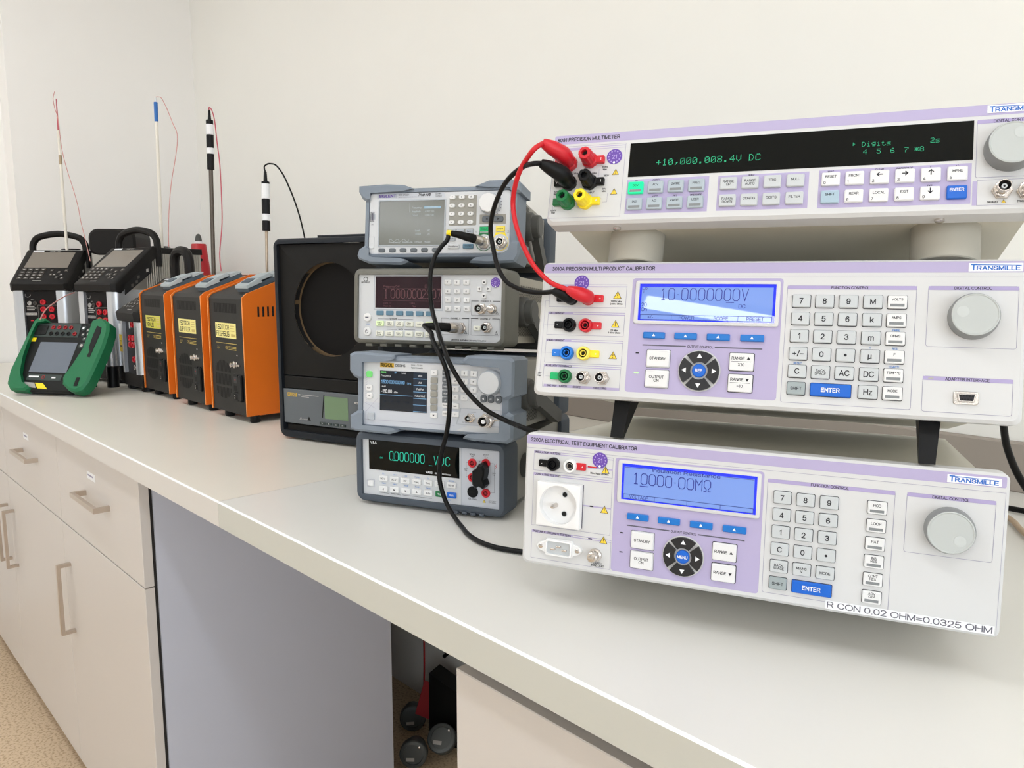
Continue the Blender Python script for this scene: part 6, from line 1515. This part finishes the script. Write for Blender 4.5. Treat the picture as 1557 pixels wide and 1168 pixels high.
wire('probe_wire', 'rose red wire hanging beside the dark banded probe', [(-2.325, 0.985, 0.834), (-2.323, 0.984, 0.843), (-2.315, 0.988, 0.836), (-2.303, 0.99, 0.805), (-2.289, 0.988, 0.744), (-2.275, 0.987, 0.677), (-2.26, 0.981, 0.591), (-2.247, 0.973, 0.505), (-2.241, 0.959, 0.419), (-2.23, 0.956, 0.368)], 1.7, 'wire_rose', n=5)
wire('probe_wire', 'black wire arching from the steel probe to behind the infrared calibrator', [(-1.868, 0.926, 0.611), (-1.874, 0.927, 0.624), (-1.867, 0.931, 0.63), (-1.858, 0.937, 0.631), (-1.846, 0.945, 0.626), (-1.83, 0.954, 0.604), (-1.812, 0.962, 0.567), (-1.795, 0.968, 0.527), (-1.78, 0.972, 0.485), (-1.767, 0.974, 0.441)], 2.0, 'cable_black', n=5)

def canister():
    t = thing('red_canister', 'tapered red canister with a black cap in the far corner behind the dry-blocks', 'canister', -3.24, 1.30, 0)
    b = MB(); b.T = orient((0, 0, 0), (0, 1, 0)); b.lathe([(0, 0), (44, 0), (45, 10), (45, 330), (40, 380), (29, 484), (27, 487), (0, 487)], 0, 0, 'can_red', 30); b.T = None; b.build('body', t)
    b = MB(); b.T = orient((0, 0, 0), (0, 1, 0)); b.lathe([(0, 485), (17, 485), (16, 497), (0, 497)], 0, 0, 'print_white', 24); b.T = None; b.build('collar', t)
    b = MB(); b.T = orient((0, 0, 0), (0, 1, 0)); b.lathe([(0, 496), (13.5, 496), (13, 506), (10.5, 518), (6, 526), (0, 528)], 0, 0, 'hub_grey', 24); b.T = None; b.build('cap', t)
    b = MB(); b.tube([(30, -10, 420), (58, -16, 420)], 6, 'black_plastic'); b.build('tap', t)
    b = MB(); b.box(14, 44, 344, 366, 30, 50, 'print_grey', 4); b.build('valve', t)
canister()

# ------------------------------------------------------------------ leads and cables
def lead(name, lab, P, r, m, ends):
    """a cable with its moulded plugs as children"""
    b = MB(); b.tube(smooth_path(wp(P), 6), r, m, 12)
    o = b.build(name); tag(o, lab, 'cable')
    for (nm, Q, rad, mat, lb) in ends:
        b = MB(); b.tube(smooth_path(wp(Q), 5), [x for x in resample(rad, (len(Q) - 1) * 5 + 1)], mat, 16)
        b.build(nm, o, label=lb)
    return o
def resample(r, n):
    out = []
    for i in range(n):
        t = i / (n - 1) * (len(r) - 1); k = min(int(t), len(r) - 2); out.append(r[k] + (r[k + 1] - r[k]) * (t - k))
    return out
def wl(pose, u, v, d):
    x, y, z, yaw, tl = pose
    a, t = R(yaw), R(tl)
    ex = Vector((math.cos(a), math.sin(a), 0)); n0 = Vector((math.sin(a), -math.cos(a), 0))
    ez = Vector((0, 0, 1)) * math.cos(t) - n0 * math.sin(t); n = ex.cross(ez)
    p = Vector((x, y, z)) + ex * u * .001 + ez * v * .001 + n * d * .001
    return tuple(p)
P80 = (-.5648, .5859, .4028, 23.68, 15.39); P30 = (-.5715, .5747, .2265, 22.80, 12.10)
PS = (-1.0712, .6995, .3858, 32.0, 6.84); PA = (-1.0719, .6671, .2453, 26.5, 4.1)

a = wl(P80, 20.3, 63.9, 14); b_ = wl(P80, 5, 69.2, 41.4)
RED = [(-0.5483, 0.5527, 0.4732), (-0.5614, 0.5540, 0.4642), (-0.5732, 0.5564, 0.4541), (-0.5834, 0.5598, 0.4404), (-0.5915, 0.5648, 0.4242), (-0.5873, 0.5646, 0.4040), (-0.5797, 0.5676, 0.3824), (-0.5709, 0.5724, 0.3636), (-0.5635, 0.5775, 0.3528), (-0.5544, 0.5844, 0.3431)]
a2 = wl(P30, 53.4, 102.8, 3); b2 = wl(P30, 53.2, 103, 16); c2 = wl(P30, 38.5, 107.6, 22)
lead('test_lead', 'red lead arching from the top multimeter to the calibrator below it', [b_] + RED + [c2], 2.6, 'cable_red',
     [('upper_plug', [a, wl(P80, 19.4, 64.4, 25), wl(P80, 12, 66.6, 36), wl(P80, 4, 69.6, 42)], [8.6, 8.6, 7.4, 4.2], 'red', 'red moulded plug'),
      ('lower_plug', [a2, wl(P30, 56, 102.5, 12), wl(P30, 51, 103.6, 19), wl(P30, 45, 105.4, 22), wl(P30, 37.5, 108, 22)], [6.6, 7.2, 7.4, 6.4, 3.8], 'red', 'red moulded plug')])
a = wl(P80, 21.5, 43.2, 14); b_ = wl(P80, 5, 48.5, 40.6)
BLK = [(-0.5509, 0.5536, 0.4593), (-0.5669, 0.5566, 0.4586), (-0.5839, 0.5575, 0.4526), (-0.5994, 0.5592, 0.4430), (-0.6133, 0.5617, 0.4289), (-0.6252, 0.5659, 0.4135), (-0.6348, 0.5726, 0.3976), (-0.6280, 0.5703, 0.3798), (-0.6210, 0.5686, 0.3642), (-0.6127, 0.5686, 0.3509), (-0.6036, 0.5706, 0.3422), (-0.5918, 0.5758, 0.3364), (-0.5805, 0.5812, 0.3337), (-0.5689, 0.5872, 0.3331)]
c2 = wl(P30, 21.5, 106.8, 17)
lead('test_lead', 'black lead drooping from the top multimeter to the calibrator, behind the red lead', [b_] + BLK + [c2], 2.6, 'cable_black',
     [('upper_plug', [a, wl(P80, 20.6, 43.6, 25), wl(P80, 12.5, 46, 35), wl(P80, 4, 48.8, 41)], [8.6, 8.6, 7.2, 4.2], 'black_plastic', 'black moulded plug'),
      ('lower_plug', [wl(P30, 35.3, 102.8, 3), wl(P30, 35.5, 102.6, 11), wl(P30, 32, 103.6, 15), wl(P30, 27, 105.2, 17), wl(P30, 20.5, 107, 17)], [6.6, 7.0, 6.8, 5.6, 3.6], 'black_plastic', 'black moulded plug')])
CA = [(-0.9193, 0.7417, 0.4046), (-0.9231, 0.7333, 0.3947), (-0.9260, 0.7254, 0.3830), (-0.9265, 0.7201, 0.3722), (-0.9260, 0.7151, 0.3567), (-0.9237, 0.7118, 0.3412), (-0.9201, 0.7093, 0.3218), (-0.9145, 0.7083, 0.3000), (-0.8939, 0.6990, 0.2810), (-0.8746, 0.6893, 0.2667), (-0.8558, 0.6796, 0.2552), (-0.8336, 0.6718, 0.2357), (-0.8199, 0.6775, 0.2114), (-0.8046, 0.6853, 0.1895), (-0.7849, 0.6978, 0.1688), (-0.7631, 0.7140, 0.1549), (-0.7147, 0.7044, 0.1516), (-.69, .745, .13), (-.695, .82, .07), (-.73, .90, .02), (-.78, 1.0, .0042)]
lead('coaxial_cable', 'black cable with a yellow band, from the top waveform generator down behind the lowest calibrator', [wl(PS, 152, 24, 44)] + CA, 3.4, 'cable_black',
     [('connector', [wl(PS, 194, 16.8, 8), wl(PS, 194, 16.8, 20), wl(PS, 188, 17.6, 30)], [7.6, 7.6, 6.8], 'nickel', 'metal connector'),
      ('boot', [wl(PS, 190, 17.2, 27), wl(PS, 180, 19, 36), wl(PS, 168, 21.6, 42), wl(PS, 155, 24, 45)], [6.8, 6.4, 5.4, 4.0], 'black_soft', 'black rubber boot'),
      ('yellow_band', [wl(PS, 157, 23.6, 44.6), wl(PS, 150, 24.2, 45)], [4.6, 4.2], 'yellow', 'yellow marking band')])
CB = [(-0.8901, 0.6865, 0.2698), (-0.8781, 0.6789, 0.2633), (-0.8636, 0.6733, 0.2532), (-0.8457, 0.6700, 0.2372), (-0.8401, 0.6740, 0.2190), (-0.8366, 0.6758, 0.2008), (-0.8353, 0.6757, 0.1847), (-0.8344, 0.6730, 0.1574), (-0.8422, 0.6744, 0.1304), (-0.8521, 0.6730, 0.1007), (-0.8597, 0.6745, 0.0729), (-0.8563, 0.6739, 0.0518), (-0.8478, 0.6777, 0.0262), (-0.8250, 0.6760, 0.0085), (-0.8000, 0.6670, 0.0045), (-0.7774, 0.6562, 0.0042), (-0.7518, 0.6482, 0.0042), (-0.7247, 0.6452, 0.0042), (-0.6983, 0.6498, 0.0042), (-.66, .67, .0042), (-.63, .72, .0042), (-.62, .82, .0042)]
lead('coaxial_cable', 'black cable from the frequency counter down in front of the stack onto the worktop', [wl(PA, 158, 29.5, 46), wl(PA, 151, 30, 47)] + CB, 3.4, 'cable_black',
     [('connector', [wl(PA, 187, 27.6, 6), wl(PA, 187, 27.6, 20), wl(PA, 182, 28, 28)], [8.2, 8.2, 7.2], 'nickel', 'metal connector'),
      ('boot', [wl(PA, 185, 27.8, 24), wl(PA, 176, 28.6, 36), wl(PA, 165, 29.2, 43), wl(PA, 153, 29.8, 47)], [6.9, 6.7, 5.8, 4.2], 'black_soft', 'black rubber boot')])
wire('power_cord', 'thick black power cord hanging behind the right end of the stack', [(-.372, 1.088, .212), (-.345, 1.165, .236), (-.315, 1.200, .222), (-0.2953, 1.1954, 0.1920), (-0.2819, 1.1725, 0.1533), (-0.2729, 1.1546, 0.1333), (-0.2618, 1.1394, 0.1157), (-0.2500, 1.1254, 0.1012), (-0.2361, 1.1137, 0.0866), (-0.2202, 1.1039, 0.0709), (-.16, 1.10, .02), (-.06, 1.16, .006), (.2, 1.24, .006), (.7, 1.26, .006), (1.3, 1.36, .006)], 4.6, 'cable_black', tube_n=12)
wire('power_cord', 'black cord lying across the back of the worktop by the wall', [(-.46, 1.34, .006), (-.36, 1.325, .006), (-.29, 1.318, .006), (-.2, 1.33, .006), (.2, 1.40, .006), (1.3, 1.42, .006)], 4.2, 'cable_black', tube_n=12)
wire('power_cord', 'beige cord lying on the worktop behind the lowest calibrator', [(-.40, 1.36, .006), (-.33, 1.30, .006), (-.2846, 1.2589, .006), (-.2495, 1.195, .006), (-.17, 1.08, .006), (-.02, 1.0, .006), (.3, 1.0, .006), (.7, 1.1, .006), (1.2, 1.3, .006)], 4.0, 'beige_cable', tube_n=12)
